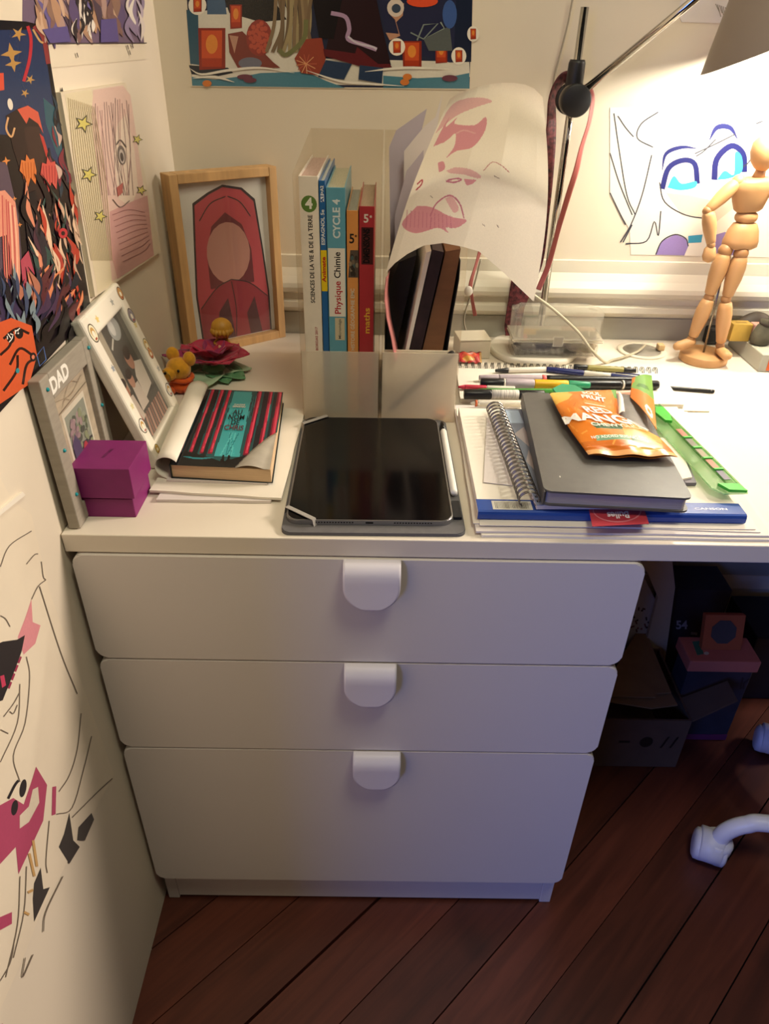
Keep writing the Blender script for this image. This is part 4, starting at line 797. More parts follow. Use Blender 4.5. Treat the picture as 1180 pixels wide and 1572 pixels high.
a = Art(); a.ell('c9707a', .5, .75, .44, .62, 0, 30).ell('a8323e', .5, .77, .42, .58, 0, 30).text('e3d8dc', 'Bulles', .5, .52, .34, 180, .03, .36).text('d8b0b6', 'la boutique', .5, .98, .2, 180, 0, .3)
a.build('lettering', t, lambda x, y, h: fo+fu*x+fv*y+Vector((0, 0, h)))
# --- spiral notebook
SZ0, SZ1 = PZ+.0012, PZ+.0072
t = thing('spiral_notebook', 'wire-bound notebook with a grey-blue cover under the black sketchbook', 'notebook', (.55, .15, SZ0)); rx = [Vector((.4700, .262, 0)), Vector((.4775, .036, 0))]; ud = Vector((rx[0]-rx[1])).normalized(); sd = Vector((ud.y, -ud.x, 0)); o_ = rx[1]
def sp(x, y): p = o_+sd*x+ud*y; return (p.x, p.y)
prism('page_block', [sp(.0065, -.002), sp(.140, -.002), sp(.140, .232), sp(.0065, .232)], SZ0, SZ1-.0012, m_pap2, t); prism('front_cover', [sp(.006, -.0025), sp(.141, -.0025), sp(.141, .2325), sp(.006, .2325)], SZ1-.0010, SZ1, M('grey_blue_cover', '8790a6', .4, var=.12, scale=30), t)
a = Art()
for pts in (((.012, .16), (.028, .18), (.03, .11)), ((.013, .09), (.022, .12), (.022, .06))): a.poly('c9bfc4', pts)
a.poly('b9cbe6', [(.010, .19), (.03, .19), (.03, .228), (.010, .228)]).build('cover_print', t, lambda x, y, h: Vector((*sp(x, y), SZ1+h)))
m_wire = M('steel_wire', '8f8a84', .25, .95); wm_ = None
for k in range(25):
    y = .004+k*.0093; c = Vector((*sp(-.0010, y), SZ1+.0026))
    if wm_ is None:
        bm = bmesh.new(); R_ = .0108
        for dy in (-.0013, .0013): bm_tube(bm, [Vector((0, 0, 0))+sd*(R_*cos(an))+ud*dy+Vector((0, 0, R_*.88*sin(an))) for an in [radians(-48+278*i/18) for i in range(19)]], .00078, 6)
        wm_ = bpy.data.meshes.new('wire_ring'); bm.to_mesh(wm_); bm.free(); wm_.materials.append(m_wire)
        for p in wm_.polygons: p.use_smooth = True
    o = bpy.data.objects.new('wire_ring', wm_); COL.objects.link(o); o.parent = t; o.location = c-t.location
    prism('punch_hole', [sp(.0075, y-.0016), sp(.0105, y-.0016), sp(.0105, y+.0016), sp(.0075, y+.0016)], SZ1, SZ1+.0002, m_blk, t)
# --- black sketchbook
KZ0, KZ1 = SZ1+.0015, .7505
t = thing('sketchbook', 'black hardcover sketchbook with rounded corners under the snack bag', 'notebook', (.57, .15, KZ0)); m_hard = M('black_hardcover', '55534f', .42, var=.06, scale=90, bump=.05)
km = Matrix.Translation((.5715, .1505, 0)) @ Matrix.Rotation(radians(-3.9), 4, 'Z')
prism('back_cover', rrect(.150, .2515, .008), KZ0, KZ0+.0022, m_hard, t, km); prism('front_cover', rrect(.150, .2515, .008, 6), KZ1-.0022, KZ1, m_hard, t, km, .0005)
prism('page_block', rrect(.1455, .2465, .007, 6, -.001, 0), KZ0+.0022, KZ1-.0022, M('lilac_page_edge', 'a39a96', .85, var=.1, scale=300, stretch=(.2, .2, 8)), t, km); box('spine', (-.0752, -.1255, KZ0+.001), (-.0735, .1255, KZ1-.001), m_hard, t, .0005, 1, km)
a = Art()
for k in range(10): a.ell('77746f', random.uniform(-.05, .06), random.uniform(-.12, -.03), .0006, .0004)
a.ell('d8d4cc', -.055, -.095, .0006, .0018); a.build('specks', t, lambda x, y, h: km @ Vector((x, y, KZ1+h)))
# --- little notebooks right of it
for i, (pts, z0, z1, m, lab) in enumerate((([(1010, 672), (1040, 672), (1069, 741), (1052, 741)], PZ+.0003, PZ+.004, M('grey_card', '77727a', .6), 'thin grey notepad poking out right of the sketchbook'), ([(1012, 672), (1038, 672), (1062, 732), (1043, 736)], PZ+.0043, PZ+.0065, m_pap, 'small white notepad on the grey one right of the sketchbook'))):
    q_ = [D(x, y, z1) for x, y in pts]; q_[0].x = max(q_[0].x, .6575); q_[3].x = max(q_[3].x, .6460)
    tag(prism('notepad', [p[:2] for p in q_], z0, z1, m), lab, 'notepad')
# --- green ruler
RZ = PZ+.0092; m_grn = see_through('green_acrylic', '7fc46a', .72, .12, .12); m_grn2 = M('green_plastic', '3fae36', .35, var=.1); m_grs = see_through('pale_green_acrylic', 'b4e0a8', .60, .1, .12)
t = thing('ruler', 'translucent green plastic ruler lying askew right of the sketchbook', 'ruler', (.705, .2, RZ))
P0, P1 = D(996, 622, RZ), D(1125, 757, RZ); dd = (P1-P0).normalized(); ss = Vector((-dd.y, dd.x, 0)); LN = (P1-P0).length; rm = frame3(P0, dd, ss)
prism('blade', [(0, -.016), (LN-.012, -.018), (LN, -.010), (LN, .017), (0, .015)], -.0020, 0, m_grs, t, rm); prism('centre_rail', [(.004, .001), (LN-.006, .001), (LN-.006, .0095), (.004, .0095)], .0002, .0028, m_grn, t, rm)
prism('bevel_edge', [(0, .0125), (LN-.004, .0140), (LN-.004, .0165), (0, .0145)], .0002, .0016, m_grn, t, rm)
prism('end_cap', [(LN-.016, -.010), (LN-.002, -.004), (LN+.001, .015), (LN-.014, .012)], .0004, .0036, m_grn2, t, rm)
prism('slider', [(.018, .0), (.034, -.007), (.058, -.004), (.060, .004), (.04, .010), (.018, .010)], .0030, .0062, m_grn2, t, rm)
for k, c_ in enumerate(('a86a5c', '6f6a60', '8d7f6a', 'b0735f', '6a6474')): prism('inlay', [(.078+k*.026, .001), (.098+k*.026, .001), (.098+k*.026, .0085), (.078+k*.026, .0085)], .0029, .0034, M('inlay_'+c_, c_, .4), t, rm)
for k in range(4): prism('rail_stop', [(.1+k*.026, .0), (.1035+k*.026, .0), (.1035+k*.026, .0105), (.1+k*.026, .0105)], .0029, .0048, m_grn2, t, rm)
a = Art()
for k in range(0, 56): a.line('55705a', [(.006+k*.0033, -.0155), (.006+k*.0033, -.0155+(.0045 if k % 5 == 0 else .0025))], .0003, False)
a.build('graduation', t, lambda x, y, h: rm @ Vector((x, y, h)))
# --- snack bag
t = thing('snack_bag', 'torn orange pouch of dried mango lying on the black sketchbook', 'snack bag', (.59, .17, KZ1+.001))
def bagq(u, v):   # photo outline of the pouch, bottom seam v=0, top v=1
    l = [(903, 697), (876, 660), (858, 632), (843, 602)]; r = [(1041, 700), (1013, 672), (951, 638), (945, 597)]
    k = v*3; i = min(2, int(k)); f_ = k-i; a_ = (l[i][0]*(1-f_)+l[i+1][0]*f_, l[i][1]*(1-f_)+l[i+1][1]*f_); b_ = (r[i][0]*(1-f_)+r[i+1][0]*f_, r[i][1]*(1-f_)+r[i+1][1]*f_)
    sag = sin(pi*u)*(-1.5 if v < .1 else 0); return a_[0]+(b_[0]-a_[0])*u, a_[1]+(b_[1]-a_[1])*u-sag
def bagf(u, v, side=1):
    x, y = bagq(u, v); e = (max(0, sin(pi*u))**.55)*(max(0, sin(pi*min(1, .02+v)))**.6)
    z = KZ1+.0075+(.0105 if side > 0 else -.006)*e+.0016*side*sin(11*u+3)*sin(8*v+1)*min(1, 6*v)*e+(.0012*sin(16*u) if v < .09 else 0)
    return D(x, y, KZ1+.0085)*1+Vector((0, 0, z-KZ1-.0085))
a = Art(); og = 'dc7a1c'
a.poly(og, [(0, 0), (1, 0), (1, 1), (0, 1)]).poly('e2b04e', [(0, .78), (.22, .84), (.32, .93), (.28, 1), (0, 1)]).poly('c4660f', [(0, .05), (1, .05), (1, .16), (0, .16)]).poly('dba24a', [(.50, .05), (.86, .05), (.97, .28), (.92, .5), (.62, .44), (.54, .3)]).poly('c9a44a', [(.52, .06), (.84, .06), (.86, .14), (.52, .15)])
for k in range(26): a.line(random.choice(['e88f30', 'c8680f', 'e59a3c', 'd2701a']), [(x := random.uniform(.02, .9), y := random.uniform(.1, .9)), (x+random.uniform(-.1, .1), y+random.uniform(-.1, .1))], .025, False, True)
a.poly('e8a868', [(0, 0), (1, 0), (1, .05), (0, .05)]).line('8a8a3a', [(.53, .06), (.52, .2), (.58, .38), (.7, .45)], .008).poly('5f9440', [(.95, .88), (1, .88), (1, 1), (.93, 1)])
a.poly('3f6b4a', [(.26, .310), (.55, .310), (.575, .350), (.55, .390), (.26, .39), (.235, .35)]).poly('86b08a', [(.18, .155), (.555, .160), (.555, .218), (.20, .218)]).poly('3f6b4a', [(.57, .16), (.77, .16), (.77, .225), (.57, .225)])
NX, NY = 140, 140; grid_mesh('front_film', bagf, NX, NY, PRINT_GLOSS, t, colours=a.raster(NX, NY, og)); grid_mesh('back_film', lambda u, v: bagf(u, v, -1), 30, 30, M('orange_back_film', 'c9741f', .35, var=.1), t)
a = Art()
a.text('f3ead8', 'SOUL', .60, .915, .062, -4, .03, 1.35).text('f3ead8', 'FRUIT', .60, .825, .072, -4, .035, 1.45).line('f0d8b0', [(.42, .715), (.75, .70)], .010, False)
a.text('f8f1e4', 'RED', .52, .60, .105, -3, .025, 1.45).text('f8f1e4', 'MANGO', .47, .455, .130, -3, .03, 1.5)
a.text('f0ead8', 'CHEWY', .405, .350, .050, 0, .02, 1.5).text('f3d9b0', 'SLICES', .72, .352, .050, 0, .02, 1.4)
a.text('f2f0e4', 'NO ADDED SUGAR', .375, .186, .036, 0, .01, 1.12).text('e6e6d0', '1 OF YOUR', .67, .208, .022, 0, .0, 1.3).text('e6e6d0', '5 A DAY', .67, .178, .022, 0, .0, 1.3)
a.build('lettering', t, lambda x, y, h: bagf(x, y)+Vector((0, 0, h+.0012)))
def quadf(c4, z0, z1, bulge=0.):
    return lambda u, v: D((c4[0][0]*(1-u)+c4[1][0]*u)*(1-v)+(c4[3][0]*(1-u)+c4[2][0]*u)*v, (c4[0][1]*(1-u)+c4[1][1]*u)*(1-v)+(c4[3][1]*(1-u)+c4[2][1]*u)*v, KZ1+.01)+Vector((0, 0, (z0-.01)*(1-v)+(z1-.01)*v+bulge*sin(pi*u)))
a = Art(); a.poly('dd7d2a', [(0, 0), (1, 0), (1, .6), (0, .52)]).poly('6f9f4a', [(0, .50), (1, .55), (1, 1), (.1, 1)]).poly('d8742a', [(0, .72), (.12, .78), (.16, 1), (0, 1)]).poly('4f7a38', [(.2, .62), (.8, .66), (.7, .75), (.3, .74)]).ell('f3e6d6', .72, .18, .16, .11).ell('dd7d2a', .72, .18, .08, .05)
grid_mesh('torn_flap', quadf([(966, 612), (1007, 663), (998, 585), (968, 589)], .0125, .018, .003), 40, 50, PRINT_GLOSS, t, .0003, colours=a.raster(40, 50, 'dd7d2a'))
grid_mesh('foil_inside', quadf([(944, 646), (1006, 672), (990, 612), (943, 602)], .0050, .0075, .003), 12, 12, M('grey_foil_lining', '75716f', .35, .5, var=.2, scale=60), t, .0003)
grid_mesh('torn_edge', quadf([(948, 640), (958, 636), (955, 616), (947, 606)], .0135, .0145, .002), 8, 8, m_pap, t, .0003)

# ================================================================== wire-bound pad and pens behind
WZ = .7112; t = thing('wire_bound_pad', 'white wire-bound pad lying behind the pens with its binding to the wall', 'notebook', (.59, .41, ZT))
wp = [Vector((.4325, .344, 0)), Vector((.7480, .338, 0)), Vector((.7520, .460, 0)), Vector((.4360, .469, 0))]
prism('page_block', [p[:2] for p in wp], ZT+.0002, WZ, m_pap, t); bm = bmesh.new(); w0, w1 = wp[3], wp[2]
for k in range(31):
    c = w0.lerp(w1, (k+.6)/31.3)+Vector((0, -.001, WZ-.0005))
    for dx in (-.0012, .0012): bm_tube(bm, [c+Vector((dx, .0072*cos(an), .0070*sin(an))) for an in [radians(-35+250*i/10) for i in range(11)]], .0006, 5)
from_bm('wire_binding', bm, M('dark_wire', '4a4640', .3, .8), t, True)
def pen(name, a_, b_, segs, label, cat='pen', z=None, clip=None):
    """segs: (part, t0, t1, r0, r1, material)"""
    rm_ = max(max(s[3], s[4]) for s in segs); z = (WZ if z is None else z)+rm_+.0002
    A, Bq = D(*a_, z), D(*b_, z); t_ = thing(name, label, cat, (A.x, A.y, z-rm_), 'pens and pencils lying behind the notebooks')
    for nm, t0, t1, r0, r1, m in segs: limb(nm, A.lerp(Bq, t0), A.lerp(Bq, t1), [(0, r0*.92), (.04, r0), (.96, r1), (1, r1*.9)], m, t_, 14)
    if clip:
        d = (Bq-A).normalized(); s_ = Vector((0, 0, 1)); c0, c1 = A.lerp(Bq, clip[0])+s_*rm_, A.lerp(Bq, clip[1])+s_*rm_; tube('clip', [c0, c0+s_*.0022, c1+s_*.0016], .0010, clip[2], t_, 6)
    return t_
m_navy = M('navy_plastic', '20265c', .3); m_blkp = M('black_pen_plastic', '1a191a', .3); m_lav = M('lavender_grey_plastic', 'a79aa0', .45); m_yel = M('yellow_plastic', 'd9a71c', .35); m_tl = M('teal_green_plastic', '23875f', .35); m_pkp = M('coral_plastic', 'd9605f', .4); m_wp = M('white_pen_plastic', 'cfc8ba', .35); m_ol = M('olive_plastic', '8a8248', .4); m_orp = M('orange_ring', 'c8643a', .4); m_grp = M('leaf_green_plastic', '3f8a34', .35); m_redp = M('red_plastic', 'c23248', .4)
pen('ballpoint_pen', (831, 566), (988, 583), [('tip', 0, .05, .0012, .003, m_navy), ('barrel', .05, .42, .0042, .0045, m_navy), ('grip_band', .42, .68, .0045, .0045, m_wp), ('cap', .68, 1, .0047, .0042, m_navy)], 'navy ballpoint pen with a white middle lying furthest back', clip=(.95, .72, m_navy))
pen('fine_liner', (880, 563), (976, 569), [('cap', 0, .22, .0043, .0043, m_blkp), ('barrel', .22, .8, .0043, .0043, m_ol), ('end', .8, 1, .0040, .0030, m_blkp)], 'olive fine liner with a black cap behind the navy pen')
pen('brush_pen', (735, 580), (985, 584), [('tail', 0, .12, .0040, .0055, m_lav), ('barrel', .12, .385, .0058, .0058, m_lav), ('ring', .385, .41, .006, .006, m_pkp), ('cap', .41, 1, .0058, .0050, m_blkp)], 'long lavender-grey pen with a coral ring and black cap')
pen('correction_pen', (760, 569), (838, 567), [('tip', 0, .25, .0022, .0040, m_blkp), ('barrel', .25, 1, .0042, .0042, m_wp)], 'white pen with a black tip behind the lavender one')
pen('highlighter', (737, 588), (905, 591), [('cap', 0, .21, .0072, .0072, m_blkp), ('band', .21, .225, .0074, .0074, m_wp), ('grip', .225, .49, .0074, .0070, m_lav), ('barrel', .49, .80, .0068, .0064, m_yel), ('tail', .80, 1, .0064, .0050, m_tl)], 'fat highlighter with black cap, grey grip and yellow body', 'marker')
pen('marker', (862, 590), (1010, 591), [('barrel', 0, .62, .0066, .0066, m_blkp), ('band', .62, .64, .0067, .0067, m_wp), ('cap', .64, 1, .0066, .0066, m_blkp)], 'black marker lying behind the top of the snack bag', 'marker')
pen('pencil', (985, 592), (1096, 601), [('barrel', 0, .97, .0027, .0027, m_blkp), ('end', .97, 1, .0027, .0025, m_blkp)], 'thin black pencil pointing right across the bare desk', 'pencil', z=ZT+.0002)
pen('marker', (712, 605), (835, 606), [('cap', 0, .34, .0072, .0072, m_blkp), ('label_band', .34, .68, .0068, .0068, M('barcode_label', 'bdb8b0', .5, var=.5, scale=250, stretch=(4, .2, .2))), ('barrel', .68, 1, .0066, .0066, m_blkp)], 'black marker with a grey barcode band above the spiral rings', 'marker', z=.7130)
pen('felt_pen', (703, 594), (790, 597), [('tip', 0, .12, .0015, .0035, m_redp), ('cap', .12, .5, .0038, .0038, m_redp), ('barrel', .5, 1, .0038, .0038, m_wp)], 'pink-red felt pen half hidden under the fat highlighter', z=.7112)
pen('felt_pen', (726, 600), (860, 600), [('tip', 0, .06, .0015, .0030, m_grp), ('barrel', .06, 1, .0034, .0034, m_grp)], 'green felt pen under the fat highlighter')
pen('gel_pen', (722, 619), (800, 620), [('nib', 0, .09, .0014, .0028, m_wp), ('ring', .09, .13, .0046, .0048, m_orp), ('barrel', .13, 1, .0050, .0050, m_wp)], 'white felt pen with an orange ring beside the spiral rings', z=.7130)
pen('crayon', (925, 606), (990, 602), [('barrel', 0, 1, .0042, .0042, M('skin_plastic', 'c99a86', .45))], 'pinkish pencil showing behind the torn bag', 'pencil', z=.7130)
t = thing('leaf_clip', 'teal green plastic clip behind the snack bag top', 'clip', D(870, 600, .735)); lf = [D(x, y, .735) for x, y in ((848, 597), (862, 590), (882, 592), (898, 601), (880, 603), (855, 606))]; prism('clip_body', [p[:2] for p in lf], .733, .736, m_tl, t)
for i, (x0, x1, y) in enumerate(((1036, 1088, 631), (1004, 1026, 614))):
    A, Bq = D(x0, y, ZT+.001), D(x1, y+1, ZT+.001); tag(tube('thin_stick', [A, Bq], .0009, M('beige_stick', 'b9a888', .6), None, 8), ('longer' if i == 0 else 'shorter')+' thin beige stick lying on the bare desk right of the bag', 'stick')

# ================================================================== under the desk
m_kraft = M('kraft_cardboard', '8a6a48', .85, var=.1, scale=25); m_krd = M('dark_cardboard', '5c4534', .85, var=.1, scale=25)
t = thing('cardboard_box', 'open brown cardboard box on the floor under the desk', 'cardboard box', (.77, .36, 0)); bx = (.640, .885, .276, .46, .128); e = .004
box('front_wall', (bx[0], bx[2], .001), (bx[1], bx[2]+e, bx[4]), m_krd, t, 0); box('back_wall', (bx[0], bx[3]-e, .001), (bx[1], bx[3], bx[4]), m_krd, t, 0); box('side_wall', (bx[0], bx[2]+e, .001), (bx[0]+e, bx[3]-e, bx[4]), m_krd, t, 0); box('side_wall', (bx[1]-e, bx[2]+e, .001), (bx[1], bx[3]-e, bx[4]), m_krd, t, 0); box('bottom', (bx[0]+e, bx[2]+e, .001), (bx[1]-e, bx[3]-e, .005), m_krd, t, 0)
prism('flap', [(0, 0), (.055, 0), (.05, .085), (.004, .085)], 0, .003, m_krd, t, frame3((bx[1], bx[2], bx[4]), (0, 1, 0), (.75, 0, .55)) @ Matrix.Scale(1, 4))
a = Art(); a.line('1c1512', [(.765, .07), (.785, .07)], .006, False).ell('1c1512', .815, .07, .012, .014)
for x in (.845, .862): a.line('1c1512', [(x, .055), (x+.008, .085)], .004, False)
a.build('printed_marks', t, lambda x, z, h: Vector((x, bx[2]-h, z)))
for i, (pts, z) in enumerate((([(925, 1075), (985, 985), (1040, 1082), (1000, 1087)], .136), ([(920, 1068), (985, 955), (1030, 1063), (1008, 1064), (1006, 1070)], .144))):
    tag(prism('cardboard_sheet', [D(x, y, z)[:2] for x, y in pts], z-.003, z, m_kraft, None), 'flat cardboard piece lying %s over the open box' % ('lower' if i == 0 else 'uppermost'), 'cardboard')
t = thing('foam_board', 'cream folded display board standing behind the cardboard under the desk', 'board', (.80, .475, 0)); m_crm = M('cream_board', 'cdbb9d', .7, var=.04, scale=10)
pq = [B(x, y, .472) for x, y in ((1010, 915), (1036, 902), (1017, 1040), (988, 1000))]
prism('panel', [(p.x, p.z) for p in pq[:3]]+[(pq[2].x, .001), (pq[3].x, .001), (pq[3].x, pq[3].z)], 0, .010, m_crm, t, frame3((0, .482, 0), (1, 0, 0), (0, 0, 1)))
prism('top_fold', [(p.x, p.z) for p in [B(x, y, .465) for x, y in ((980, 860), (1031, 855), (1036, 902), (1010, 918), (994, 880))]], 0, .006, m_crm, t, frame3((0, .471, 0), (1, 0, 0), (0, 0, 1)))
t = thing('printed_sheet', 'cream printed sheet leaning left of the folded board under the desk', 'paper', (.78, .49, 0)); pv = [B(x, y, .486) for x, y in ((950, 860), (990, 890), (1008, 925), (995, 1000), (945, 1000))]; pv[3].z = pv[4].z = .001
prism('sheet', [(p.x, p.z) for p in pv], 0, .003, m_pap2, t, frame3((0, .489, 0), (1, 0, 0), (0, 0, 1))); a = Art()
for k in range(26): x, y = random.uniform(965, 998), random.uniform(930, 985); a.line(random.choice(['6a4a42', '8a5a52', '4a3a36', 'a06a5c']), [(x, y), (x+random.uniform(-8, 8), y+random.uniform(-8, 8))], 2.5, False)
a.build('print', t, lambda x, y, h: B(x, y, .486)+Vector((0, -h, 0)))
# pink-lidded box
lx0, lx1 = B(1058, 1020, .335).x, B(1168, 1020, .335).x; lz = B(1100, 1016, .335).z; ly1 = D(1100, 978, lz).y
t = thing('toy_box', 'dark printed box with a pink lid on the floor under the desk', 'box', ((lx0+lx1)/2, .4, 0)); m_pink = M('pink_lid', 'c46e5c', .5, var=.05); m_dbx = M('dark_blue_print', '30323a', .5, var=.3, scale=15)
box('box_body', (lx0+.006, .342, .0005), (lx1-.004, ly1-.006, lz-.022), m_dbx, t, .001); box('lid', (lx0, .335, lz-.026), (lx1, ly1, lz), m_pink, t, .002); box('base_strip', (lx0+.0055, .3412, .0006), (lx1-.0035, .3418, .016), M('magenta_strip', '6a2a50', .5), t, 0)
a = Art(); a.poly('3c7a5c', [(1062, 985), (1074, 984), (1080, 1004), (1070, 1006)]).ell('cfc7b0', 1084, 1003, 4, 2.5); a.build('lid_print', t, lambda x, y, h: D(x, y, lz)+Vector((0, 0, h)))
a = Art(); a.line('1a1c22', [(1140, 1040), (1136, 1058)], 3, False).line('1a1c22', [(1150, 1042), (1142, 1048), (1140, 1058)], 3, False); a.build('side_print', t, lambda x, y, h: B(x, y, .342)+Vector((0, -h, 0)))
oy = ly1-.035; t = thing('orange_display_box', 'flat orange box with a round window leaning on the pink lid', 'box', (lx0+.07, oy, lz)); m_obx = M('orange_card', 'b5582f', .6, var=.05)
c4 = [B(1084, 976, oy), B(1147, 971, oy), B(1133, 909, oy+.03), B(1073, 907, oy+.03)]; om = frame3((c4[0].x, oy, lz+.0005), (1, 0, 0), (-.06, .35, 1)); ow = (c4[1]-c4[0]).length; oh = .068
prism('panel', [(0, 0), (ow, 0), (ow, oh), (0, oh)], -.012, 0, m_obx, t, om); prism('window_disc', [(ow/2+.024*cos(2*pi*k/8+.39), oh*.52+.024*sin(2*pi*k/8+.39)) for k in range(8)], .0002, .001, M('dark_window', '4a4644', .3), t, om)
t = thing('black_carton', 'black carton with pale lettering standing beside the cream board', 'box', (.93, .55, 0)); q0, q1 = B(1036, 905, .52), B(1072, 990, .52)
box('carton', (q0.x, .52, .0005), (q1.x+.03, .60, q0.z), M('black_card_box', '28262a', .6, var=.2), t, .001); a = Art(); a.text('a8a4a0', '54', 1046, 960, 13, 0, .03, 1, True)
a.line('8a8884', [(1060, 972), (1070, 973)], 4, False); a.build('lettering', t, lambda x, y, h: B(x, y, .52)+Vector((0, -h, 0)))
tag(box('storage_crate', (B(1160, 985, .45).x, .45, .0005), (1.42, .58, .17), M('black_crate', '1f1d1f', .6, var=.2), None, .003), 'black crate on the floor at the right edge under the desk', 'crate')
# --- swivel chair base
m_chw = M('pale_metal_tube', 'e4e4ee', .35, .0, var=.02); m_cas = M('pale_caster_plastic', 'd2d2e0', .4)
hub = Vector((1.185, .045, 0)); t = thing('swivel_chair', 'white swivel chair of which casters and curved leg tubes show at right', 'chair', hub)
c1 = Vector((.884, .098, 0)); c2 = Vector((1.078, .312, 0)); cs = [c1, c2]; R0 = (c1-hub).length
for k in range(2, 5): an = math.atan2(c1.y-hub.y, c1.x-hub.x)+(2*pi/5)*(k-1); cs.append(hub+Vector((cos(an)*R0, sin(an)*R0, 0)))
for c in cs:
    d = (hub-c).normalized(); s_ = Vector((-d.y, d.x, 0))
    tube('leg', smooth_path([c+Vector((0, 0, .040)), c+d*.006+Vector((0, 0, .072)), c+d*.030+Vector((0, 0, .098)), c+d*.075+Vector((0, 0, .110)), hub+Vector((0, 0, .112))], 8), .0135, m_chw, t, 18)
    cas = limb('caster_socket', c+Vector((0, 0, .026)), c+Vector((0, 0, .052)), [(0, .022), (.2, .0245), (.8, .0245), (1, .021)], m_cas, t, 22)
    wdir = Vector((.75, -.3, 0)).normalized(); wc = c-d*.008+Vector((0, 0, .0265))
    for sg in (-1, 1):
        limb('caster_wheel', wc+wdir*sg*.007, wc+wdir*sg*.027, [(0, .0255), (.3, .0262), (.75, .0255), (.92, .021), (1, .012)], m_cas, t, 28)
    limb('caster_hood', wc-wdir*.018, wc+wdir*.018, [(0, .024), (.05, .0280), (.95, .0280), (1, .024)], m_cas, t, 28).location = (0, 0, .004)
limb('column', hub+Vector((0, 0, .085)), hub+Vector((0, 0, .42)), [(0, .03), (.25, .03), (.26, .02), (1, .02)], m_chw, t, 24)
limb('seat', hub+Vector((.02, 0, .42)), hub+Vector((.02, 0, .475)), [(0, .14), (.2, .165), (.7, .17), (1, .15)], M('white_seat', 'd2d0d4', .5), t, 40)

# ================================================================== pictures on the walls
MYZ = Matrix(((0, 0, 1, 0), (1, 0, 0, 0), (0, 1, 0, 0), (0, 0, 0, 1)))          # (y, z) outline, extruded along x
def left_sheet(name, pts, th, m, label, cat, x=XW, part='sheet'):
    q_ = [L(px, py, XW+th) for px, py in pts]; t_ = thing(name, label, cat, (x, q_[0].y, q_[0].z)); prism(part, [(p.y, p.z) for p in q_], XW+.0002, XW+th, m, t_, MYZ)
    return t_, (lambda px, py, h: L(px, py, XW+th)+Vector((h, 0, 0)))
def back_sheet(name, pts, th, m, label, cat):
    q_ = [B(px, py, YW-th) for px, py in pts]; t_ = thing(name, label, cat, (q_[0].x, YW, q_[0].z)); prism('sheet', [(p.x, p.z) for p in q_], 0, th-.0002, m, t_, frame3((0, YW-.0002, 0), (1, 0, 0), (0, 0, 1)))
    return t_, (lambda px, py, h: B(px, py, YW-th)+Vector((0, -h, 0)))
def dabs(a, n, box_, cols, r0, r1, asp=1.6, rot=(-80, -50)):
    for k in range(n):
        x, y, rr, rot_ = random.uniform(box_[0], box_[2]), random.uniform(box_[1], box_[3]), r0+(r1-r0)*random.random(), radians(random.uniform(*rot)); c_, s_ = cos(rot_), sin(rot_); pts_ = []
        for i in range(7):
            an = 2*pi*i/7; r_ = rr*random.uniform(.55, 1.45); X_, Y_ = r_*cos(an), r_*sin(an)/asp; pts_.append((x+X_*c_-Y_*s_, y+X_*s_+Y_*c_))
        a.poly(random.choice(cols), pts_)
def strokes(a, n, box_, cols, w0, w1, ln, lean=0.):
    for k in range(n):
        x, y, l_ = random.uniform(box_[0], box_[2]), random.uniform(box_[1], box_[3]), ln*random.uniform(.5, 1.3); b_ = random.uniform(-.35, .35)*l_
        a.line(random.choice(cols), [(x-lean*l_, y-l_/2), (x+b_*.6, y), (x+lean*l_, y+l_/2)], random.uniform(w0, w1), True, True)
m_post = M('poster_paper', 'd8ccb6', .6, var=.02)
# --- crowded dark poster on the left wall
pts = [(-90, 26), (40, 33), (70, 40), (78, 100), (140, 478), (0, 633), (-90, 728)]
t, fn = left_sheet('poster', pts, .0012, M('dark_poster_paper', '241c22', .5), 'dark crowded poster with gold stars on the left wall', 'poster')
a = Art(); a.poly('1c1519', pts); a.poly('26365a', [(-90, 40), (62, 44), (74, 110), (86, 190), (96, 260), (50, 210), (-90, 200)]).poly('5a4a58', [(-90, 235), (10, 250), (28, 330), (35, 420), (-90, 430)]).poly('2e5664', [(66, 150), (84, 165), (102, 265), (86, 235), (70, 190)]).poly('15181f', [(-90, 28), (44, 34), (42, 46), (-90, 46)])
for x, y, r, n in ((17, 82, 17, 4), (20, 98, 13, 4), (28, 52, 12, 5), (46, 122, 8, 5), (38, 143, 7, 5), (9, 247, 7, 4), (22, 305, 4, 4), (30, 345, 4, 4)): a.star('b98d4e' if y < 200 else 'd98a4a', x, y, r, n, .34, 10)
a.line('b8303a', [(42, 40), (47, 60), (45, 90), (36, 125)], 5).line('8a3a3a', [(52, 40), (66, 58), (74, 98)], 7).line('c39a62', [(50, 45), (60, 62), (66, 66)], 3).poly('d2503a', [(-5, 112), (5, 112), (6, 138), (-5, 140)])
a.poly('2a1a1c', [(8, 178), (30, 165), (52, 168), (70, 230), (78, 300), (60, 330), (40, 290), (20, 230)]).poly('3a2422', [(36, 195), (60, 195), (68, 250), (48, 270)]).poly('cf5a44', [(26, 168), (42, 162), (58, 172), (66, 205), (58, 190), (44, 180), (40, 190)]).line('d0a070', [(12, 180), (9, 198), (17, 210), (22, 196)], 3).ell('e2d8c8', 15, 160, 4, 9, -10)
a.poly('b83a34', [(60, 205), (66, 210), (76, 243), (70, 240)])
strokes(a, 18, (78, 150, 104, 300), ['7a2c3a', '2a3a48', 'c9a89a', '4a2030', '1f1a24'], 3, 8, 36, .12)
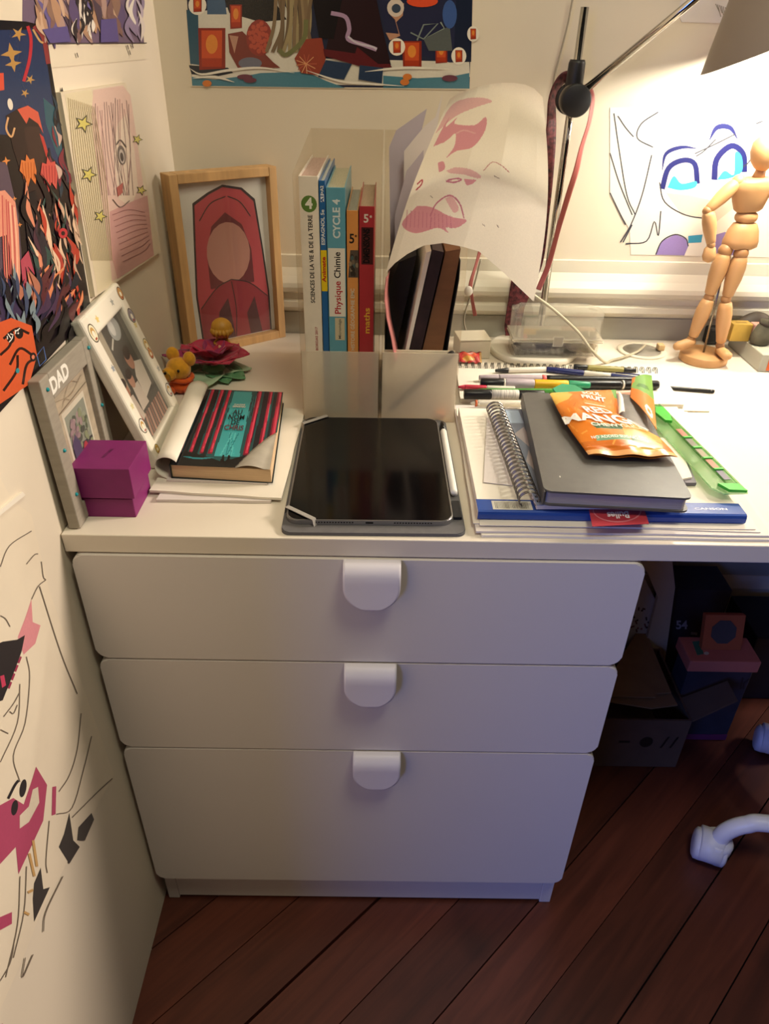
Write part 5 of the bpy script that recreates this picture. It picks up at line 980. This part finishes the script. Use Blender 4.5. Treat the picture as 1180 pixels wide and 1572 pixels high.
def tuft(c1, c2, x, y, w_, h_):
    a.poly(c1, [(x-w_, y), (x-w_*.8, y-h_*.4), (x-w_*.3, y-h_*.35), (x-w_*.2, y-h_*.6), (x+w_*.2, y-h_*.4), (x+w_*.7, y-h_*.45), (x+w_, y), (x+w_*.9, y+h_*.5), (x+w_*.3, y+h_*.25), (x, y+h_*.6), (x-w_*.4, y+h_*.2)])
    for k in range(5): a.line(c2, [(x-w_*.7+k*w_*.35, y-h_*.3), (x-w_*.5+k*w_*.3, y+h_*.3)], 1.6, False, True)
tuft('d2743a', 'a84f22', 42, 262, 13, 42); tuft('c9524a', '8a2a30', 74, 268, 13, 46)
a.poly('15121a', [(34, 300), (54, 292), (62, 360), (66, 430), (58, 470), (44, 400)]).poly('dfa284', [(62, 330), (72, 318), (80, 345), (74, 388), (66, 380)])
a.poly('e0957c', [(-20, 296), (6, 292), (22, 310), (27, 350), (30, 420), (26, 470), (20, 420), (10, 360), (-20, 370)])
for k in range(7): a.line(random.choice(['f0b79a', 'c7625c', 'd98a74']), [(2+k*3, 300+k*3), (4+k*3.4, 380), (8+k*3, 460)], 2.2)
a.poly('b0485a', [(30, 400), (42, 385), (52, 420), (48, 450), (34, 440)]).poly('3f3450', [(-20, 420), (20, 430), (40, 470), (20, 520), (-20, 540)])
strokes(a, 60, (44, 300, 118, 470), ['1c151a', '1a1218', 'd98a6c', 'b8402f', 'e6c3a4', '2a2430', '4a2a3a', '241c20', '2f4a46'], 3, 10, 62, .10)
strokes(a, 26, (80, 300, 122, 440), ['e6c3a4', 'c9a58c', '1a1216', 'b04038'], 2, 5, 34, .12)
strokes(a, 44, (55, 430, 130, 515), ['4a3550', '1a161c', 'e08a60', '2a2440', 'd9b49a', '5a2a30', '16202e', '1a1418'], 4, 11, 46, -.15)
a.ell('b8323a', 93, 358, 7, 8).ell('2a1014', 93, 358, 3, 3.4)
strokes(a, 30, (-15, 430, 55, 520), ['3f4a66', '20283a', '6a4a5a', 'b0705a', '1a1a24', '7a8a90'], 4, 10, 44, .05)
a.poly('d05a32', [(-20, 500), (12, 488), (44, 500), (52, 545), (40, 590), (-20, 630)])
for q_ in (((0, 520), (20, 505), (40, 512)), ((10, 560), (25, 535), (45, 545)), ((0, 600), (20, 570), (22, 545)), ((-5, 545), (10, 530), (14, 510)), ((30, 590), (36, 560), (50, 550))): a.line('2a1412', q_, 4)
a.ell('1f1c20', 46, 548, 5, 7).ell('d87a5a', 46, 548, 2.4, 3.4).ell('2f8a94', 22, 569, 3, 4)
for ch, x, y in (('\u5c11', 11, 518), ('\u5e74', 24, 511)): a.ell('1a1416', x, y, 6.5, 9, -10).text('e8e2d8', ch, x, y, 9.5, -35, .02, 1, True)
a.line('4a6aa8', [(52, 545), (62, 532), (66, 552), (56, 562), (52, 546)], 1.5, False)
a.build('printed_artwork', t, fn, PRINT_GLOSS)
# --- print with a white margin above it
pts = [(-40, -230), (204, -230), (219, 0), (224, 91), (79, 104), (66, 66), (38, 34), (-40, 32)]
t, fn = left_sheet('art_print', pts, .0007, m_post, 'white-margined print of violet and brown strokes in the top left corner', 'poster')
a = Art(); a.poly('6d5a70', [(34, 34), (36, -220), (200, -220), (216, 0), (221, 66), (73, 67)])
strokes(a, 50, (50, -200, 180, -20), ['8a6a5a', 'b0896c', '5a4a70', '4a3a48', 'c7a58a'], 6, 15, 70, .12); strokes(a, 60, (50, -10, 185, 45), ['8a6a5a', 'b0896c', '5a4a70', '4a3a48', 'c7a58a', '7a5a55', '665a90', 'a98a80'], 5, 14, 56, .12); strokes(a, 26, (108, 0, 145, 50), ['1f1a1e', 'd8ccc0', '2a2226', 'e6dcd0'], 2, 6, 34, .02); strokes(a, 14, (194, 0, 214, 46), ['d8ccc4', 'b9aab8', '8a7a98', 'e0d8cc'], 4, 9, 40, .05)
a.poly('574c84', [(62, 45), (100, 40), (106, 64), (74, 66)]).poly('574c84', [(152, 30), (176, 28), (180, 64), (152, 65)]).line('3a2f38', [(70, 66.5), (223, 66)], 1.6, False)
for x, y in ((115, 84), (196, 80), (193, 72), (200, 70)): a.line('2a2226', [(x, y-3), (x+2, y+4)], 2.4, False, True)
a.build('printed_artwork', t, fn)
# --- canvas with the pink pencil drawing
pts = [(96, 145), (190, 128), (204, 145), (246, 386), (152, 452), (134, 448)]
pts = [(93, 142), (193, 127), (247, 386), (146, 456)]
t, fn = left_sheet('canvas', pts, .0055, M('canvas_white', 'd6c8b0', .8, var=.03, scale=60, bump=.1), 'unframed canvas with a pale pink pencil drawing on the left wall', 'canvas', part='canvas_board')
a = Art(); a.poly('dccfae', [(99, 144), (140, 137), (165, 240), (178, 380), (170, 436), (150, 450)]).poly('dcbcae', [(143, 138), (188, 131), (200, 146), (222, 300), (230, 395), (172, 432), (165, 370), (148, 250), (140, 180)]).poly('e0ccb8', [(180, 190), (194, 175), (206, 230), (212, 290), (200, 318), (182, 305), (174, 240)]).poly('d0a09a', [(168, 325), (196, 312), (226, 300), (236, 392), (180, 428), (170, 390)])
for k in range(16): a.line(random.choice(['8a6f6c', 'a8807c', '75605c']), [(146+k*3.4, 150+random.random()*20), (150+k*3.4+random.uniform(-4, 6), 230), (160+k*3+random.uniform(-6, 6), 300)], .9)
for k in range(9): a.line('9a6664', [(172+k*2, 330+k*9), (196+k*3, 322+k*8), (222+k, 326+k*6)], 1.0)
for k in range(14): a.line('b8a67c', [(104+k*3, 150+k), (115+k*3.4, 260), (140+k*2.4, 400)], .8)
for x, y, r in ((127, 190, 12), (135, 268, 11), (153, 332, 9), (210, 214, 7), (216, 292, 7)): a.star('4f4a3a', x, y, r*1.25, 5, .45, 15).star('cfc268', x, y, r*.95, 5, .42, 15)
a.ell('6f645f', 186, 238, 6, 15, -8).ell('b9aca2', 186, 240, 4, 11, -8).ell('4d4542', 186, 241, 2.6, 7, -8).line('5a4f4a', [(178, 222), (184, 215), (193, 226)], 1.6).poly('b06058', [(178, 288), (188, 280), (187, 296), (180, 302)]).line('6a5a56', [(172, 306), (184, 318), (198, 308)], 1.2)
a.build('drawing', t, fn)
# --- big drawing low on the left wall
pts = [(-40, 660), (20, 770), (48, 790), (62, 850), (75, 905), (175, 1190), (116, 1300), (62, 1402), (36, 1470), (-40, 1640)]
t, fn = left_sheet('wall_drawing', pts, .0008, M('drawing_paper', 'dccfb9', .8, var=.02), 'large white drawing with pink and black marks low on the left wall', 'drawing')
a = Art(); pk = 'b04868'; pl = 'd98d94'
a.poly(pl, [(48, 920), (50, 955), (62, 960), (54, 988), (36, 1005), (27, 978), (38, 950)]).poly('262022', [(-40, 1005), (4, 985), (26, 982), (38, 975), (33, 1000), (22, 1030), (4, 1075), (-40, 1090)]).poly('c33a5a', [(0, 1038), (6, 1036), (9, 1052), (3, 1056)])
for k in range(4): a.line('9c2f50', [(32-k*5, 1008+k*13), (28-k*5, 1018+k*13)], 3, False)
a.poly(pk, [(55, 1177), (72, 1205), (66, 1260), (28, 1342), (24, 1300), (-40, 1370), (-40, 1258), (20, 1225), (36, 1235), (48, 1200)]).poly('dccfb9', [(50, 1212), (58, 1208), (60, 1232), (44, 1262), (30, 1272), (30, 1252), (44, 1238)])
a.poly(pk, [(-40, 1425), (18, 1400), (18, 1418), (-40, 1450)]).poly(pk, [(-40, 1600), (5, 1570), (-40, 1620)]).poly(pk, [(80, 1208), (86, 1207), (85, 1250), (79, 1252)])
for e_ in ((22, 1240, 5, 12), (35, 1210, 5, 14)): a.ell('2a2426', *e_, 10)
a.line('2a2426', [(12, 1226), (22, 1206), (28, 1198)], 4)
a.poly('3f3a38', [(106, 1248), (112, 1290), (122, 1300), (106, 1326), (90, 1300), (98, 1280)]).poly('4a4542', [(140, 1248), (144, 1258), (130, 1290), (118, 1290), (120, 1270)]).poly('3f3a38', [(62, 1332), (66, 1365), (76, 1362), (52, 1415), (50, 1380), (52, 1356)])
for q_ in (((0, 870), (14, 838), (48, 815)), ((40, 866), (52, 852), (58, 850)), ((63, 862), (66, 885), (70, 890)), ((70, 890), (58, 900), (48, 920)), ((0, 945), (8, 950), (15, 962)), ((40, 1008), (45, 1040), (38, 1110), (20, 1160), (30, 1200)), ((30, 1050), (26, 1110), (0, 1170)), ((124, 1095), (118, 1150), (106, 1190), (90, 1215)), ((140, 1130), (128, 1180), (110, 1240), (86, 1250)), ((172, 1195), (150, 1215), (110, 1255)), ((5, 1100), (20, 1080), (30, 1062)), ((26, 1082), (20, 1095), (14, 1092)), ((0, 1120), (8, 1124), (12, 1126)), ((75, 1260), (70, 1320), (72, 1340)), ((96, 1345), (70, 1400), (66, 1430)), ((40, 1330), (36, 1400), (20, 1470)), ((60, 900), (92, 1000), (118, 1065)), ((30, 1345), (26, 1420), (8, 1500)), ((50, 1465), (34, 1500), (38, 1470)), ((-10, 1520), (14, 1480), (22, 1440))): a.line('75695c', q_, 1.5)
for q_ in (((50, 1290), (56, 1330)), ((42, 1370), (50, 1366)), ((36, 1400), (44, 1404)), ((44, 1310), (52, 1345))): a.line('c9a066', q_, 4, False)
a.build('drawing', t, fn)
tag(prism('paper_roll_strip', [(p.y, p.z) for p in (L(-20, 795), L(30, 755), L(34, 760), L(-20, 803))], XW+.0002, XW+.003, m_pap, None, MYZ), 'narrow white strip taped on the left wall above the big drawing', 'paper strip')

# --- wide poster on the back wall
pts = [(264, -330), (744, -330), (727, 0), (723, 138), (293, 133), (285, 0)]
t, fn = back_sheet('poster', pts, .0012, m_post, 'wide poster with orange lanterns and blue water on the back wall', 'poster')
a = Art(); fr_ = [(267, -324), (741, -324), (724, 0), (720.5, 136), (295, 131.5), (287, 0)]
a.poly('2b2f44', fr_).poly('d8d2c4', [(289, 20), (430, 0), (500, 90), (720, 95), (721, 118), (640, 133), (295, 125)])
a.poly('4c7f92', [(294, 118), (330, 122), (380, 116), (400, 112), (470, 110), (500, 124), (530, 135), (295, 131.5)]).poly('4c7f92', [(588, 116), (640, 120), (690, 118), (720, 112), (720.5, 136), (588, 135)]).poly('35586a', [(286, 15), (304, 18), (306, 100), (292, 98)]).poly('2a3038', [(290, 100), (350, 104), (358, 112), (330, 118), (294, 114)])
a.poly('47617e', [(318, 0), (345, 0), (348, 22), (318, 22)]).poly('22201f', [(345, 0), (420, 0), (440, 30), (400, 34), (352, 20)])
a.poly('2a2c46', [(580, 0), (725, 0), (723, 95), (690, 96), (640, 84), (598, 70)]).poly('1d2438', [(700, 0), (725, 0), (722, 95), (696, 94)])
for k in range(9): a.ell(random.choice(['3a4a6a', '6a3a3a', '2a5a6a', '8a5a3a']), random.uniform(300, 700), random.uniform(-280, -40), 30, 22)
def lantern(x, y, w_, h_):
    a.ell('ece4d4', x, y, w_*1.15, h_*.75) if w_ < 14 else None
    a.poly('8a2f22', [(x-w_*.55, y-h_*.5), (x+w_*.55, y-h_*.5), (x+w_*.55, y+h_*.5), (x-w_*.5, y+h_*.54)]).poly('c8512a', [(x-w_*.42, y-h_*.44), (x+w_*.42, y-h_*.44), (x+w_*.4, y+h_*.46), (x-w_*.4, y+h_*.46)]).ell('de8a3a', x, y-h_*.1, w_*.24, h_*.24).poly('a83a20', [(x-w_*.4, y+h_*.25), (x+w_*.4, y+h_*.25), (x+w_*.4, y+h_*.46), (x-w_*.4, y+h_*.46)])
for x, y, w_, h_ in ((325, 74, 38, 62), (303, 8, 12, 20), (362, 25, 17, 36), (632, 83, 27, 40), (677, 80, 17, 32), (609, 72, 11, 18), (704, 86, 10, 18), (726, 52, 8, 16)): lantern(x, y, w_, h_)
a.ell('d8502f', 648, 2, 24, 9).poly('b98a70', [(592, 50), (612, 52), (606, 30), (596, 20), (600, 5), (620, 5), (618, 24), (608, 34), (614, 55), (598, 62)]).ell('d2c3b6', 607, 12, 13, 14).ell('3a4658', 608, 13, 7, 7)
a.line('7f8a86', [(630, 50), (650, 60), (672, 36), (650, 38), (640, 62)], 2.2, False).line('8f9a90', [(656, 58), (682, 44), (676, 34)], 2.4, False).poly('5a5f5e', [(650, 60), (690, 40), (694, 78), (658, 78)]).ell('3f5a94', 690, 22, 11, 22)
a.poly('7a3a30', [(350, 52), (372, 48), (420, 96), (430, 104), (366, 106), (352, 80)]).poly('b88a74', [(352, 54), (366, 56), (360, 82)]).ell('6f6f7c', 384, 97, 18, 9).ell('8f3a30', 398, 58, 20, 28)
for k in range(26): a.ell('b5503c', 398+16*cos(k*2.4)*(k/26)**.5, 58+24*sin(k*2.4)*(k/26)**.5, 3.4, 3.8)
for k in range(15):
    x = 424+k*3.9; a.line(random.choice(['7f6a50', '8f7a5c', '6a5842', '9a8a66', '75614a']), [(x, -10), (x+random.uniform(-6, 6), 40), (x+random.uniform(-16, 8), 80)], 5.5)
a.line('6f7048', [(470, 30), (466, 60), (440, 84), (428, 76)], 7).poly('8f4030', [(452, 90), (470, 60), (494, 58), (500, 90), (492, 116), (462, 112)])
for k in range(12): a.line(random.choice(['c98a5a', 'b05a44', 'd9a070']), [(470, 98), (470+16*cos(k*.5), 98+15*sin(k*.5))], 2, False, True)
a.poly('2b1a1e', [(520, 0), (578, 0), (586, 40), (600, 100), (566, 106), (500, 78), (508, 40)]).poly('5c2024', [(496, 75), (545, 82), (548, 72), (580, 98), (598, 98), (602, 104), (560, 104), (498, 86)]).poly('1a1518', [(480, 0), (525, 0), (512, 60), (490, 58)])
a.poly('2b3b55', [(500, 92), (540, 98), (528, 122), (488, 118)]).poly('2b3b55', [(552, 100), (588, 104), (586, 128), (550, 122)]).line('a88aa8', [(508, 20), (530, 26), (536, 44), (534, 60), (556, 68), (578, 76)], 6.5).line('c8c0cc', [(534, 56), (548, 66), (572, 72), (578, 76)], 3)
for q_ in (((290, 104), (310, 114), (350, 108), (400, 104), (452, 112)), ((296, 120), (330, 118), (360, 126)), ((470, 108), (520, 124), (560, 128), (620, 132)), ((560, 110), (620, 104), (690, 106))): a.line('e2dccf', q_, 4, True, True)
for x, y, rx_, ry_ in ((376, 118, 12, 4), (384, 123, 10, 4), (690, 120, 12, 5)): a.ell('6a3a48', x, y, rx_, ry_)
for x, y in ((625, 118), (621, 126), (318, 128)): a.ell('d07a3a', x, y, 7, 5)
a.build('printed_artwork', t, fn, PRINT_GLOSS)
# --- blue-eyed cut-out replaced by a plain colour study on the right
pts = [(970, 391), (1192, 394), (1200, 120), (1100, 105), (985, 168), (938, 172), (944, 250), (958, 360)]
t, fn = back_sheet('wall_drawing', [(968, 391), (1230, 396), (1232, 150), (1110, 150), (1000, 165), (936, 165), (936, 300), (966, 352)], .0008, m_pap, 'white drawing with navy arcs and pale blue ovals on the back wall', 'drawing')
a = Art(); nv2 = '1c2168'; cy2 = '3fa8c6'
a.poly('d9c9b4', [(1022, 296), (1060, 300), (1100, 310), (1150, 280), (1150, 300), (1100, 340), (1046, 330)])
a.line(nv2, [(1016, 262), (1022, 236), (1046, 226), (1070, 228)], 6, True, True).line(nv2, [(1088, 216), (1100, 196), (1120, 196), (1132, 214)], 8, True, True)
a.line(nv2, [(1016, 290), (1026, 258), (1048, 246), (1066, 252), (1070, 282)], 8).blob(cy2, [(1024, 288), (1034, 270), (1046, 282), (1068, 278), (1066, 288), (1044, 292)])
a.line(nv2, [(1096, 276), (1100, 244), (1122, 224), (1140, 236), (1142, 264)], 9).blob(cy2, [(1100, 276), (1112, 262), (1126, 268), (1128, 234), (1138, 240), (1138, 264), (1118, 274)])
for q_ in (((942, 174), (950, 230), (962, 300), (975, 330)), ((948, 178), (960, 196), (972, 210)), ((936, 235), (950, 280), (970, 330)), ((936, 296), (950, 325), (960, 345)), ((1000, 238), (985, 300), (968, 345), (952, 372)), ((1010, 172), (984, 190), (978, 212), (1002, 226)), ((1012, 280), (1020, 310), (1052, 330), (1090, 336)), ((1014, 324), (1010, 362), (1004, 340), (992, 370), (960, 374)), ((1066, 236), (1100, 220), (1128, 206)), ((1068, 240), (1080, 232), (1098, 214)), ((1140, 256), (1148, 250), (1154, 240)), ((970, 345), (956, 372)), ((1085, 336), (1090, 390)), ((1128, 310), (1140, 330)), ((1160, 190), (1170, 186))): a.line('3a3a44', q_, 1.8)
a.poly('8f7ab2', [(1006, 391), (1016, 370), (1036, 360), (1052, 366), (1056, 378), (1050, 392)]).poly('8f7ab2', [(1084, 391), (1092, 362), (1112, 356), (1130, 362), (1140, 392)]).poly('2f8aa8', [(1056, 362), (1078, 360), (1076, 372), (1056, 373)]).line('3a3a44', [(1006, 391), (1016, 370), (1036, 360), (1052, 366), (1056, 378)], 1.8)
a.build('drawing', t, fn)
t, fn = back_sheet('wall_note', [(1040, 18), (1052, -30), (1120, -30), (1118, 36), (1046, 34)], .0008, m_pap2, 'small pale note with sketch lines taped behind the lamp shade', 'paper')
a = Art()
for k in range(7): a.line('8a8070', [(1098+k*3, 6+k), (1104+k*2, 18+random.random()*8)], 1.2, False)
a.build('pencil_lines', t, fn)
